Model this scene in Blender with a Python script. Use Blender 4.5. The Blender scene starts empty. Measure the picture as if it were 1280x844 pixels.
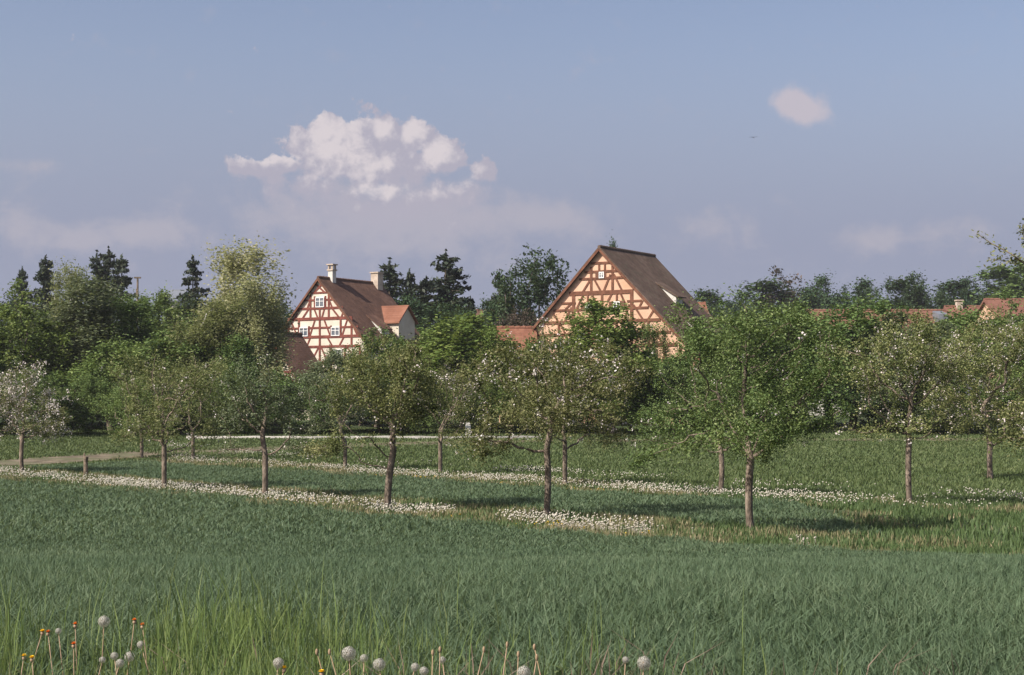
import bpy, math, random
import numpy as np
from mathutils import Vector, Matrix

SC = bpy.context.scene
COL = SC.collection
F, CX, HY, CZ = 2000.0, 640.0, 500.0, 3.0      # lens in photo pixels, horizon row, eye height
R = math.radians

# ------------------------------------------------------------------ helpers
def sstep(a, b, x):
    t = np.clip((x - a) / (b - a), 0, 1)
    return t * t * (3 - 2 * t)

def gz(x, y):
    """height of the ground"""
    x = np.asarray(x, float); y = np.asarray(y, float)
    z = 1.75 * sstep(33, 6, y)
    u = (y - 75) / 45.0
    rise = 1.2 * np.log1p(np.exp(np.clip(u, -40, 9) * 8)) / 8
    rise = np.minimum(rise, 1.2 + 0.010 * np.clip(y - 120, 0, 280))
    und = 0.02 * np.sin(x * 0.31 + 1.3) * np.sin(y * 0.23) + 0.012 * np.sin(x * 0.9 + y * 0.6)
    return z + rise + und

def g1(x, y): return float(gz(x, y))
def wx(px, d): return (px - CX) * d / F
def wz(py, d): return CZ + (HY - py) * d / F

def tag(o, label=None, cat=None, group=None, kind=None):
    if label: o['label'] = label
    if cat: o['category'] = cat
    if group: o['group'] = group
    if kind: o['kind'] = kind
    return o

def empty(name, loc=(0, 0, 0), rz=0.0, label=None, cat=None, group=None):
    o = bpy.data.objects.new(name, None); COL.objects.link(o)
    o.empty_display_size = 0.3
    o.location = loc; o.rotation_euler = (0, 0, rz)
    return tag(o, label, cat, group)

def link(name, me, parent=None):
    o = bpy.data.objects.new(name, me); COL.objects.link(o)
    if parent: o.parent = parent
    return o

def np_mesh(name, V, quads=None, tris=None, mat=None, rnd_q=None, rnd_t=None, smooth=False):
    V = np.asarray(V, np.float32)
    me = bpy.data.meshes.new(name)
    nq = 0 if quads is None else len(quads)
    nt = 0 if tris is None else len(tris)
    loops = []
    if nq: loops.append(np.asarray(quads, np.int32).ravel())
    if nt: loops.append(np.asarray(tris, np.int32).ravel())
    L = np.concatenate(loops)
    me.vertices.add(len(V)); me.vertices.foreach_set('co', V.ravel())
    me.loops.add(len(L)); me.loops.foreach_set('vertex_index', L)
    me.polygons.add(nq + nt)
    st = np.concatenate([np.arange(nq) * 4, nq * 4 + np.arange(nt) * 3]).astype(np.int32)
    me.polygons.foreach_set('loop_start', st)
    if smooth:
        me.polygons.foreach_set('use_smooth', np.ones(nq + nt, bool))
    me.update(calc_edges=True)
    if rnd_q is not None or rnd_t is not None:
        a = me.attributes.new('rnd', 'FLOAT', 'FACE')
        r = []
        if nq: r.append(rnd_q)
        if nt: r.append(rnd_t)
        a.data.foreach_set('value', np.concatenate(r).astype(np.float32))
    if mat: me.materials.append(mat)
    return me

class MB:
    """collects boxes, prisms and tubes into one mesh"""
    def __init__(s): s.v = []; s.f = []
    def add(s, vs, fs):
        n = len(s.v); s.v += [tuple(v) for v in vs]; s.f += [tuple(i + n for i in f) for f in fs]
    def box(s, x0, x1, y0, y1, z0, z1):
        s.add([(x0,y0,z0),(x1,y0,z0),(x1,y1,z0),(x0,y1,z0),(x0,y0,z1),(x1,y0,z1),(x1,y1,z1),(x0,y1,z1)],
              [(0,3,2,1),(4,5,6,7),(0,1,5,4),(1,2,6,5),(2,3,7,6),(3,0,4,7)])
    def prism(s, poly, axis, a, b):
        """polygon of 2-D points extruded along axis 'x' or 'y' from a to b"""
        n = len(poly)
        mk = (lambda p, t: (p[0], t, p[1])) if axis == 'y' else (lambda p, t: (t, p[0], p[1]))
        s.add([mk(p, a) for p in poly] + [mk(p, b) for p in poly],
              [tuple(range(n)), tuple(range(2*n-1, n-1, -1))] + [(i, i+n, (i+1) % n + n, (i+1) % n) for i in range(n)])
    def beam(s, p, q, w, y0, y1):
        """a timber from p to q (x,z) in a gable plane, from depth y0 to y1"""
        dx, dz = q[0]-p[0], q[1]-p[1]; l = math.hypot(dx, dz) or 1
        nx, nz = -dz/l*w/2, dx/l*w/2
        s.prism([(p[0]+nx,p[1]+nz),(p[0]-nx,p[1]-nz),(q[0]-nx,q[1]-nz),(q[0]+nx,q[1]+nz)], 'y', y0, y1)
    def tube(s, pts, rads, n=8, cap=True):
        pts = [Vector(p) for p in pts]; base = len(s.v)
        for i, p in enumerate(pts):
            t = (pts[min(i+1, len(pts)-1)] - pts[max(i-1, 0)]).normalized()
            a = t.orthogonal().normalized(); b = t.cross(a)
            if i and abs(t.z) > .5: a = (Vector((1,0,0)) - t*t.x).normalized(); b = t.cross(a)
            elif abs(t.z) > .5: a = (Vector((1,0,0)) - t*t.x).normalized(); b = t.cross(a)
            for k in range(n):
                c = 2*math.pi*k/n
                s.v.append(tuple(p + (a*math.cos(c) + b*math.sin(c))*rads[i]))
        for i in range(len(pts)-1):
            for k in range(n):
                s.f.append((base+i*n+k, base+i*n+(k+1) % n, base+(i+1)*n+(k+1) % n, base+(i+1)*n+k))
        if cap:
            s.f.append(tuple(base+n-1-k for k in range(n)))
            s.f.append(tuple(base+(len(pts)-1)*n+k for k in range(n)))
    def ball(s, c, r, rz=None, nu=8, nv=5):
        rz = rz or r; base = len(s.v)
        s.v.append((c[0], c[1], c[2]-rz))
        for j in range(1, nv):
            a = -math.pi/2 + math.pi*j/nv
            for k in range(nu):
                b = 2*math.pi*k/nu
                s.v.append((c[0]+r*math.cos(a)*math.cos(b), c[1]+r*math.cos(a)*math.sin(b), c[2]+rz*math.sin(a)))
        s.v.append((c[0], c[1], c[2]+rz)); top = len(s.v)-1
        for k in range(nu):
            s.f.append((base, base+1+(k+1) % nu, base+1+k))
            s.f.append((top, top-nu+k, top-nu+(k+1) % nu))
        for j in range(nv-2):
            for k in range(nu):
                o = base+1+j*nu
                s.f.append((o+k, o+(k+1) % nu, o+nu+(k+1) % nu, o+nu+k))
    def mesh(s, name, mat, smooth=False):
        me = bpy.data.meshes.new(name); me.from_pydata(s.v, [], s.f); me.update()
        import bmesh
        bm = bmesh.new(); bm.from_mesh(me); bmesh.ops.recalc_face_normals(bm, faces=bm.faces); bm.to_mesh(me); bm.free()
        if smooth: me.polygons.foreach_set('use_smooth', [True]*len(me.polygons))
        if mat: me.materials.append(mat)
        return me
    def build(s, name, mat, parent=None, smooth=False):
        return link(name, s.mesh(name, mat, smooth), parent)

# ------------------------------------------------------------------ materials
class NT:
    """small node-tree writer"""
    def __init__(s, nt): s.t = nt; s.n = nt.nodes; s.l = nt.links
    def node(s, typ, **kw):
        n = s.n.new(typ)
        for k, v in kw.items(): setattr(n, k, v)
        return n
    def put(s, sock, v):
        if hasattr(v, 'is_linked'): s.l.new(v, sock)
        elif v is not None: sock.default_value = v
    def math(s, op, a, b=None, c=None, clamp=False):
        n = s.node('ShaderNodeMath', operation=op, use_clamp=clamp)
        s.put(n.inputs[0], a)
        if b is not None: s.put(n.inputs[1], b)
        if c is not None: s.put(n.inputs[2], c)
        return n.outputs[0]
    def mix(s, f, a, b, blend='MIX'):
        n = s.node('ShaderNodeMix', data_type='RGBA', blend_type=blend)
        s.put(n.inputs[0], f); s.put(n.inputs[6], a); s.put(n.inputs[7], b)
        return n.outputs[2]
    def noise(s, vec, scale, detail=4, rough=.55, dims='3D', dist=0.0):
        n = s.node('ShaderNodeTexNoise', noise_dimensions=dims)
        if vec is not None: s.l.new(vec, n.inputs['Vector'])
        n.inputs['Scale'].default_value = scale; n.inputs['Detail'].default_value = detail
        n.inputs['Roughness'].default_value = rough; n.inputs['Distortion'].default_value = dist
        return n.outputs[0]
    def range(s, v, a, b, c=0.0, d=1.0, smooth=True):
        n = s.node('ShaderNodeMapRange', interpolation_type='SMOOTHSTEP' if smooth else 'LINEAR')
        s.put(n.inputs[0], v); n.inputs[1].default_value = a; n.inputs[2].default_value = b
        n.inputs[3].default_value = c; n.inputs[4].default_value = d
        return n.outputs[0]
    def ramp(s, f, stops):
        n = s.node('ShaderNodeValToRGB'); s.put(n.inputs[0], f)
        e = n.color_ramp.elements
        e[0].position, e[0].color = stops[0][0], (*stops[0][1], 1)
        e[1].position, e[1].color = stops[-1][0], (*stops[-1][1], 1)
        for p, c in stops[1:-1]:
            k = e.new(p); k.color = (*c, 1)
        return n.outputs[0]

def new_mat(name):
    m = bpy.data.materials.new(name); m.use_nodes = True
    m.node_tree.nodes.clear()
    w = NT(m.node_tree)
    out = w.node('ShaderNodeOutputMaterial')
    return m, w, out

def c4(c): return (c[0], c[1], c[2], 1)

def leaf_mat(name, dark, mid, light, trans=.47, objvar=.2, rough=.6, gain=(1.42, 1.3, 1.35)):
    dark, mid, light = [tuple(min(.8, v*g) for v, g in zip(c, gain)) for c in (dark, mid, light)]
    m, w, out = new_mat(name)
    at = w.node('ShaderNodeAttribute', attribute_name='rnd')
    col = w.ramp(at.outputs['Fac'], [(0, dark), (.5, mid), (1, light)])
    oi = w.node('ShaderNodeObjectInfo')
    hs = w.node('ShaderNodeHueSaturation')
    w.put(hs.inputs['Color'], col)
    w.put(hs.inputs['Value'], w.range(oi.outputs['Random'], 0, 1, 1-objvar, 1+objvar, False))
    fr = w.math('FRACT', w.math('MULTIPLY', oi.outputs['Random'], 7.31))
    w.put(hs.inputs['Hue'], w.range(fr, 0, 1, .49, .512, False))
    p = w.node('ShaderNodeBsdfPrincipled')
    w.put(p.inputs['Base Color'], hs.outputs[0]); p.inputs['Roughness'].default_value = rough
    p.inputs['Specular IOR Level'].default_value = .25
    t = w.node('ShaderNodeBsdfTranslucent')
    w.put(t.inputs['Color'], w.mix(.5, hs.outputs[0], (.16, .19, .03, 1)))
    mx = w.node('ShaderNodeMixShader'); mx.inputs[0].default_value = trans
    w.l.new(p.outputs[0], mx.inputs[1]); w.l.new(t.outputs[0], mx.inputs[2])
    w.l.new(mx.outputs[0], out.inputs[0])
    return m

def noisy_mat(name, stops, scale=3.0, detail=6, rough=.85, bump=.3, bscale=None, spec=.2, stretch=(1, 1, 1), big=None):
    m, w, out = new_mat(name)
    tc = w.node('ShaderNodeTexCoord')
    mp = w.node('ShaderNodeMapping'); mp.inputs['Scale'].default_value = stretch
    w.l.new(tc.outputs['Object'], mp.inputs[0])
    n = w.noise(mp.outputs[0], scale, detail, .6)
    col = w.ramp(w.range(n, .3, .7), stops)
    if big:
        nb = w.noise(tc.outputs['Object'], big[0], 3)
        col = w.mix(w.range(nb, .4, .65, 0, big[1]), col, c4(big[2]))
    p = w.node('ShaderNodeBsdfPrincipled'); w.put(p.inputs['Base Color'], col)
    p.inputs['Roughness'].default_value = rough; p.inputs['Specular IOR Level'].default_value = spec
    if bump:
        b = w.node('ShaderNodeBump'); b.inputs['Strength'].default_value = bump; b.inputs['Distance'].default_value = .05
        w.l.new(w.noise(mp.outputs[0], bscale or scale*4, 5), b.inputs['Height'])
        w.l.new(b.outputs[0], p.inputs['Normal'])
    w.l.new(p.outputs[0], out.inputs[0])
    return m

def tile_mat(name, a, b, c, moss=None):
    """courses of clay tiles: uv-free, runs on object height and length"""
    m, w, out = new_mat(name)
    tc = w.node('ShaderNodeTexCoord')
    sp = w.node('ShaderNodeSeparateXYZ'); w.l.new(tc.outputs['Object'], sp.inputs[0])
    row = w.math('MULTIPLY', sp.outputs[2], 5.2)
    fr = w.math('FRACT', row); fl = w.math('FLOOR', row)
    u = w.math('ADD', w.math('MULTIPLY', sp.outputs[1], 5.0), w.math('MULTIPLY', fl, .5))
    u2 = w.math('ADD', u, w.math('MULTIPLY', sp.outputs[0], .001))
    cb = w.node('ShaderNodeCombineXYZ'); w.put(cb.inputs[0], w.math('FLOOR', u2)); w.put(cb.inputs[1], fl)
    wn = w.node('ShaderNodeTexWhiteNoise', noise_dimensions='2D'); w.l.new(cb.outputs[0], wn.inputs[0])
    n = w.noise(tc.outputs['Object'], .55, 5, .65)
    n2 = w.noise(tc.outputs['Object'], 2.3, 4, .6)
    col = w.ramp(w.math('ADD', w.math('MULTIPLY', wn.outputs[0], .35), w.math('MULTIPLY', w.range(n, .25, .75), .65)), [(0, a), (.5, b), (1, c)])
    if moss: col = w.mix(w.range(n2, .5, .72, 0, .55), col, c4(moss))
    p = w.node('ShaderNodeBsdfPrincipled'); w.put(p.inputs['Base Color'], col)
    p.inputs['Roughness'].default_value = .85; p.inputs['Specular IOR Level'].default_value = .2
    bp = w.node('ShaderNodeBump'); bp.inputs['Strength'].default_value = .7; bp.inputs['Distance'].default_value = .04
    h = w.math('ADD', w.math('SUBTRACT', 1.0, fr), w.math('MULTIPLY', wn.outputs[0], .4))
    w.l.new(h, bp.inputs['Height']); w.l.new(bp.outputs[0], p.inputs['Normal'])
    w.l.new(p.outputs[0], out.inputs[0])
    return m

M = {}
M['wheat'] = leaf_mat('wheat_leaf', (.050, .088, .048), (.082, .130, .068), (.145, .195, .11), .35, 0)
M['grass'] = leaf_mat('meadow_grass', (.050, .088, .030), (.070, .112, .040), (.11, .15, .06), .3, 0)
M['strip'] = leaf_mat('strip_grass', (.085, .105, .042), (.165, .170, .085), (.33, .30, .19), .25, 0)
M['verge'] = leaf_mat('verge_grass', (.065, .115, .035), (.125, .19, .055), (.22, .27, .11), .4, 0)
M['apple'] = leaf_mat('apple_leaf', (.06, .084, .027), (.118, .142, .048), (.22, .23, .105), .3)
M['apple_green'] = leaf_mat('apple_leaf_fresh', (.040, .074, .021), (.080, .130, .037), (.16, .21, .078), .3)
M['broad'] = leaf_mat('broad_leaf', (.050, .090, .024), (.088, .145, .040), (.16, .22, .07), .28)
M['bright'] = leaf_mat('maple_leaf', (.055, .10, .02), (.105, .172, .04), (.19, .25, .075), .32, .1)
M['blue'] = leaf_mat('willow_leaf', (.05, .08, .036), (.095, .13, .064), (.17, .20, .115), .28, .12)
M['birch'] = leaf_mat('birch_leaf', (.095, .125, .045), (.16, .19, .075), (.25, .27, .13), .45, .1)
M['pale_birch'] = leaf_mat('pale_birch_leaf', (.19, .22, .10), (.29, .32, .165), (.42, .44, .26), .5, .05)
M['dark'] = leaf_mat('wood_leaf', (.016, .036, .014), (.028, .056, .022), (.052, .09, .038), .22, .25)
M['needle'] = leaf_mat('spruce_needle', (.012, .024, .014), (.024, .038, .022), (.05, .06, .035), .1, .15)
M['purple'] = leaf_mat('copper_leaf', (.035, .03, .025), (.06, .05, .035), (.10, .075, .055), .2, .1)
M['straw'] = leaf_mat('dead_straw', (.12, .085, .06), (.24, .17, .13), (.42, .32, .26), .2, 0, gain=(1, 1, 1))
M['blossom'] = leaf_mat('apple_blossom', (.62, .50, .48), (.72, .64, .62), (.80, .76, .74), .25, 0, gain=(1, 1, 1))
M['clock_strip'] = leaf_mat('pale_down', (.50, .46, .38), (.64, .59, .50), (.78, .74, .66), .25, 0, gain=(1, 1, 1))
M['clock'] = leaf_mat('dandelion_down', (.44, .41, .36), (.56, .53, .48), (.70, .68, .64), .5, 0, gain=(1, 1, 1))
M['yellow'] = noisy_mat('dandelion_petal', [(0, (.70, .40, .01)), (1, (.85, .58, .02))], 40, 2, .7, 0)
M['orange'] = noisy_mat('hawkweed_petal', [(0, (.62, .13, .02)), (1, (.80, .25, .03))], 40, 2, .7, 0)
M['stem'] = noisy_mat('flower_stem', [(0, (.24, .18, .10)), (1, (.40, .28, .20))], 20, 2, .7, 0)
M['bark'] = noisy_mat('apple_bark', [(0, (.085, .068, .052)), (.5, (.18, .142, .11)), (1, (.31, .25, .20))], 7, 6, .9, .8, 22, stretch=(1, 1, .35))
M['bark_dark'] = noisy_mat('dark_bark', [(0, (.06, .05, .04)), (1, (.16, .13, .10))], 5, 5, .9, .6, 14, stretch=(1, 1, .35))
M['bark_birch'] = noisy_mat('birch_bark', [(0, (.10, .09, .08)), (.3, (.55, .52, .47)), (1, (.72, .70, .66))], 3, 5, .7, .2, stretch=(1, 1, 3))
M['soil'] = noisy_mat('field_soil', [(0, (.030, .045, .020)), (.5, (.045, .065, .027)), (1, (.075, .085, .042))], 1.6, 8, .95, .5, 6, big=(.05, .5, (.05, .085, .03)))
M['plough'] = noisy_mat('ploughed_earth', [(0, (.085, .07, .045)), (.5, (.14, .115, .08)), (1, (.21, .17, .125))], 1.1, 8, .95, .8, 3, big=(.5, .5, (.08, .11, .04)))
M['gravel'] = noisy_mat('pale_gravel', [(0, (.42, .40, .36)), (1, (.66, .63, .58))], 3, 6, .9, .3)
M['plaster'] = noisy_mat('cream_plaster', [(0, (.54, .48, .395)), (.6, (.63, .57, .48)), (1, (.68, .62, .54))], .8, 6, .9, .15, 6, big=(.35, .35, (.46, .40, .31)))
M['plaster_peach'] = noisy_mat('peach_plaster', [(0, (.52, .32, .21)), (.6, (.63, .41, .285)), (1, (.68, .47, .34))], .7, 6, .9, .15, 6, big=(.35, .4, (.44, .28, .20)))
M['white'] = noisy_mat('white_plaster', [(0, (.52, .50, .46)), (1, (.64, .62, .58))], .8, 5, .9, .1)
M['timber_red'] = noisy_mat('red_timber', [(0, (.12, .036, .027)), (1, (.20, .065, .048))], 2, 5, .8, .3)
M['timber_brown'] = noisy_mat('brown_timber', [(0, (.10, .042, .025)), (1, (.19, .085, .052))], 2, 5, .8, .3)
M['tile_brown'] = tile_mat('brown_tiles', (.075, .042, .030), (.115, .064, .045), (.17, .10, .072))
M['tile_grey'] = tile_mat('weathered_tiles', (.065, .044, .032), (.105, .07, .052), (.16, .115, .088), (.10, .095, .06))
M['tile_orange'] = tile_mat('orange_tiles', (.12, .058, .042), (.175, .084, .060), (.235, .122, .09))
M['tile_rust'] = tile_mat('rust_tiles', (.14, .06, .038), (.20, .088, .056), (.27, .13, .085))
M['frame'] = noisy_mat('white_window_paint', [(0, (.66, .66, .64)), (1, (.78, .78, .76))], 3, 3, .6, 0)
M['shutter'] = noisy_mat('shutter_wood', [(0, (.10, .045, .028)), (1, (.17, .08, .05))], 5, 4, .7, .2)
M['brick'] = noisy_mat('chimney_render', [(0, (.36, .29, .23)), (1, (.55, .47, .39))], 2, 5, .9, .3)
M['metal'] = noisy_mat('grey_sheet', [(0, (.13, .14, .16)), (1, (.20, .22, .25))], 3, 3, .5, 0)
M['wood'] = noisy_mat('weathered_wood', [(0, (.10, .08, .055)), (1, (.26, .20, .15))], 6, 5, .9, .5)
M['bird'] = noisy_mat('bird_feather', [(0, (.03, .03, .03)), (1, (.07, .065, .06))], 8, 2, .8, 0)
def glass():
    m, w, out = new_mat('window_glass')
    p = w.node('ShaderNodeBsdfPrincipled'); p.inputs['Base Color'].default_value = (.10, .12, .15, 1)
    p.inputs['Roughness'].default_value = .08; p.inputs['Specular IOR Level'].default_value = .8
    w.l.new(p.outputs[0], out.inputs[0]); return m
M['glass'] = glass()

# ------------------------------------------------------------------ ground
def sheet(name, xs, ys, dz, mat, height=gz):
    X, Y = np.meshgrid(xs, ys)
    V = np.stack([X, Y, height(X, Y) + dz], -1).reshape(-1, 3)
    nx, ny = len(xs), len(ys)
    i = np.arange(nx*ny).reshape(ny, nx)
    q = np.stack([i[:-1, :-1], i[:-1, 1:], i[1:, 1:], i[1:, :-1]], -1).reshape(-1, 4)
    o = link(name, np_mesh(name, V, quads=q, mat=mat, smooth=True))
    return tag(o, kind='structure')

xs = np.unique(np.concatenate([np.linspace(-4000, -90, 22), np.arange(-90, 90.1, 1.0), np.linspace(90, 4000, 22)]))
ys = np.unique(np.concatenate([np.linspace(-600, -10, 14), np.arange(-10, 150.1, .75), np.linspace(150, 450, 40), np.linspace(450, 5000, 20)]))
sheet('ground', xs, ys, 0, M['soil'])

def ribbon(name, pts, widths, dz, mat, n=160, m=7, ragged=.0):
    pts = np.array(pts, float); t = np.linspace(0, 1, len(pts)); tt = np.linspace(0, 1, n)
    # smooth polyline
    P = np.stack([np.interp(tt, t, pts[:, k]) for k in (0, 1)], -1)
    for _ in range(14):
        P[1:-1] = (P[:-2] + P[2:] + 2*P[1:-1]) / 4
    W = np.interp(tt, t, widths)
    T = np.gradient(P, axis=0); T /= np.linalg.norm(T, axis=1)[:, None]
    Nn = np.stack([-T[:, 1], T[:, 0]], -1)
    rg = np.random.default_rng(5)
    j = np.linspace(-.5, .5, m)
    edge = 1 + ragged*rg.normal(size=(n, 1))*np.abs(j*2)
    Q = P[:, None] + Nn[:, None]*(W[:, None]*j*edge)[..., None]
    V = np.concatenate([Q, (gz(Q[..., 0], Q[..., 1]) + dz)[..., None]], -1).reshape(-1, 3)
    i = np.arange(n*m).reshape(n, m)
    q = np.stack([i[:-1, :-1], i[:-1, 1:], i[1:, 1:], i[1:, :-1]], -1).reshape(-1, 4)
    o = link(name, np_mesh(name, V, quads=q, mat=mat, smooth=True)); tag(o, kind='structure'); return P

TRACK = [(-60, 55), (-40, 63), (-24, 72.5), (-18.5, 82), (-7, 92), (4, 95), (16, 96.5), (32, 97), (60, 98)]
track_line = ribbon('dirt_track', TRACK, [6, 6, 5, 5, 4.5, 2.2, 2.8, 3.4, 4], .03, M['plough'], ragged=.08)
def low_wall():
    P = np.array([(-20.0, 98.4), (-13, 97.6), (-6, 97.8), (-1, 97.9), (1.6, 98.6)])
    t = np.linspace(0, 1, 5); tt = np.linspace(0, 1, 60)
    X = np.interp(tt, t, P[:, 0]); Y = np.interp(tt, t, P[:, 1])
    o0 = (0, 98, g1(0, 98)); mb = MB()
    for i in range(59):
        a, b_ = (X[i], Y[i]), (X[i+1], Y[i+1])
        vs = []
        for (x, y) in (a, b_):
            z = g1(x, y)
            for dy, dz in ((-.16, -.2), (.16, -.2), (.16, .17), (-.16, .17)):
                vs.append((x-o0[0], y+dy-o0[1], z+dz+.015*math.sin(x*3.1)-o0[2]))
        f = [(0, 1, 5, 4), (1, 2, 6, 5), (2, 3, 7, 6), (3, 0, 4, 7)]
        if i == 0: f.append((0, 3, 2, 1))
        if i == 58: f.append((4, 5, 6, 7))
        mb.add(vs, f)
    o = mb.build('low_wall', M['gravel']); o.location = o0
    tag(o, 'low pale wall edging the back of the meadow left of centre', 'wall')
low_wall()

# ------------------------------------------------------------------ grasses and wheat
def blades(name, P, h, w, lean, mat, rg, kind='stuff', bend=.6, one=False, tone=0, var=.22):
    n = len(P)
    a = rg.uniform(0, 2*np.pi, n); la = rg.uniform(0, 2*np.pi, n)
    side = np.stack([np.cos(a), np.sin(a), np.zeros(n)], -1) * (w/2)[:, None]
    ld = np.stack([np.cos(la), np.sin(la), np.zeros(n)], -1)
    up = np.array([0, 0, 1.0])
    L = lean*h
    mid = P + up*(h*.6)[:, None] + ld*(L*.3)[:, None]
    tip = P + up*(h*(1-.25*lean*bend))[:, None] + ld*L[:, None]
    rnd = np.clip(rg.normal(.45, var, n)+tone, 0, 1)
    if one:
        V = np.stack([P-side, P+side, tip], 1).reshape(-1, 3)
        T = np.arange(n*3).reshape(n, 3)
        me = np_mesh(name, V, tris=T, mat=mat, rnd_t=rnd)
    else:
        V = np.stack([P-side*.7, P+side*.7, mid+side, mid-side, tip], 1).reshape(-1, 3)
        b = np.arange(n)[:, None]*5
        me = np_mesh(name, V, quads=b+np.array([0, 1, 2, 3]), tris=b+np.array([3, 2, 4]), mat=mat, rnd_q=rnd, rnd_t=rnd)
    o = link(name, me)
    return tag(o, kind=kind)

def scatter(rg, n, d0, d1, margin=1.25, power=1.0):
    """points in the viewed wedge between two distances"""
    u = rg.uniform(0, 1, n)
    y = d0 + (d1-d0)*u**power
    x = rg.uniform(-.32, .32, n)*margin*y + rg.uniform(-.6, .6, n)
    return x, y

QN = (.761, .648)
def Q(x, y): return QN[0]*x + QN[1]*y

from mathutils import noise as mn
def vnoise(x, y, s, seed=0.0):
    return np.array([mn.noise((a*s, b*s, seed)) for a, b in zip(x, y)])

def track_dist(x, y):
    d = np.full(len(x), 1e9)
    for k in range(0, len(track_line), 2):
        d = np.minimum(d, np.hypot(x-track_line[k, 0], y-track_line[k, 1]))
    return d

rg = np.random.default_rng(11)
def pts3(x, y): return np.stack([x, y, gz(x, y)-.01], -1)

# verge edge: rough grass fills the near left, wheat begins behind it
def verge_edge(x):
    return 7.4 + 1.0*np.exp(-((x+1.35)/.6)**2) + .5*np.sin(x*2.1+.4)*.4 - 1.7*sstep(.2, 1.6, x)

# wheat
parts = []
X, Y = [], []
for (d0, d1, dens) in ((4.6, 8, 3600), (8, 12, 3200), (12, 20, 2000), (20, 34, 900), (34, 80, 300)):
    area = .32*1.25*(d1**2-d0**2)
    n = int(area*dens)
    u = rg.uniform(0, 1, n); y = np.sqrt(d0**2 + u*(d1**2-d0**2))
    x = rg.uniform(-.32, .32, n)*1.25*y
    X.append(x); Y.append(y)
x = np.concatenate(X); y = np.concatenate(Y)
q = Q(x, y)
wob = .5*np.sin(x*.7+y*.3)+.3*np.sin(x*1.9-y*1.1)
right = sstep(4, 9, x)
keep = ((q < 24.0+wob) | ((q > 28.2+wob*.6) & (q < 35.3+wob) & (right < .9))) & (rg.uniform(0, 1, len(x)) < .12 + .88*sstep(verge_edge(x)-2.2, verge_edge(x)+.3, y))
far = y > 55
keep &= ~(far & (track_dist(x, y) < 5.5))
# at the right the near field ends in a grassy headland
keep &= ~((x > 3) & (q > 24.2 + .25*np.clip(x-3, 0, 5)) & (q < 28.2))
x, y = x[keep], y[keep]
n = len(x)
patch = vnoise(x, y, .45, 3.0)*.5 + vnoise(x, y, 1.7, 9.0)*.25
h = rg.uniform(.12, .25, n)*(1+.35*patch)
w = np.clip(.00085*y, .0062, .045)*rg.uniform(.6, 1.4, n)
P = pts3(x, y)
o = blades('wheat', P, h, w, rg.uniform(.1, .85, n), M['wheat'], rg, tone=.22*vnoise(x, y, .16, 41.)+.2*patch, bend=1.0, var=.17)
tag(o, 'blue green young wheat covering the field in front of and between the orchard rows', 'wheat')

# meadow beyond the second row
n = 330000
u = rg.uniform(0, 1, n); y = np.sqrt(36**2 + u*(112**2-36**2)); x = rg.uniform(-.32, .32, n)*1.3*y
q = Q(x, y)
keep = ((q > 38.8) | ((q > 28) & (x > 7.0) & (q > 37))) & ((track_dist(x, y) > 1.5+.4*np.sin(x*1.3)) | (rg.uniform(0, 1, len(x)) < .3))
# left end: the rows stop and a headland of grass begins
td = track_dist(x, y); ty = np.interp(x, track_line[:, 0], track_line[:, 1])
keep |= (td > 2.6) & (td < 5.8) & (y > 50) & (q > 24)
keep |= (td > 1.8) & (y > ty)
x, y = x[keep], y[keep]; n = len(x)
h = rg.uniform(.07, .18, n)*(1+.6*np.clip(vnoise(x, y, .25, 5.), -1, 1)); w = np.clip(.0013*y, .03, .13)*rg.uniform(.7, 1.4, n)
o = blades('meadow_grass', pts3(x, y), np.clip(h, .05, .4), w, rg.uniform(.2, .8, n), M['grass'], rg, one=True, tone=.35*vnoise(x, y, .12, 51.)+.2*vnoise(x, y, .6, 52.))
tag(o, 'mid green meadow grass behind the second row of orchard trees', 'grass')

# strips of rough grass under the rows
def strip_points(n, q0, q1, s0, s1):
    s = rg.uniform(s0, s1, n); q = rg.uniform(q0, q1, n)
    # row direction (-.648,.761)
    return q*QN[0] - s*.648, q*QN[1] + s*.761
x1, y1 = strip_points(76000, 23.3, 28.3, 10, 66)
x2, y2 = strip_points(60000, 34.8, 39.2, 8, 74)
x3, y3 = strip_points(16000, 27.8, 37.0, 6, 26)
k3 = x3 > 5.0 + 1.5*np.sin(y3*.9)
x = np.concatenate([x1, x2, x3[k3]]); y = np.concatenate([y1, y2, y3[k3]])
k = (np.abs(x) < .42*y) & (track_dist(x, y) > 2.4)
x, y = x[k], y[k]; n = len(x)
h = rg.uniform(.09, .23, n)*(1+.6*vnoise(x, y, .8, 2.)); w = np.clip(.0016*y, .03, .12)*rg.uniform(.6, 1.3, n)
pz = vnoise(x, y, .5, 8.)
ky = rg.uniform(-.5, .5, n) < (pz*1.2 + .12 - .6*(sstep(3, 8, x)))
o = blades('dry_strip_grass', pts3(x[ky], y[ky]), np.clip(h[ky], .06, .4), w[ky]*.9, rg.uniform(.1, .55, ky.sum()), M['strip'], rg, one=True)
tag(o, 'straw coloured rough grass in the two strips under the orchard rows', 'grass')
o = blades('green_strip_grass', pts3(x[~ky], y[~ky]), np.clip(h[~ky], .06, .4), w[~ky], rg.uniform(.1, .6, (~ky).sum()), M['grass'], rg, one=True)
tag(o, 'green rough grass mixed through the strips under the orchard rows', 'grass')

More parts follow.
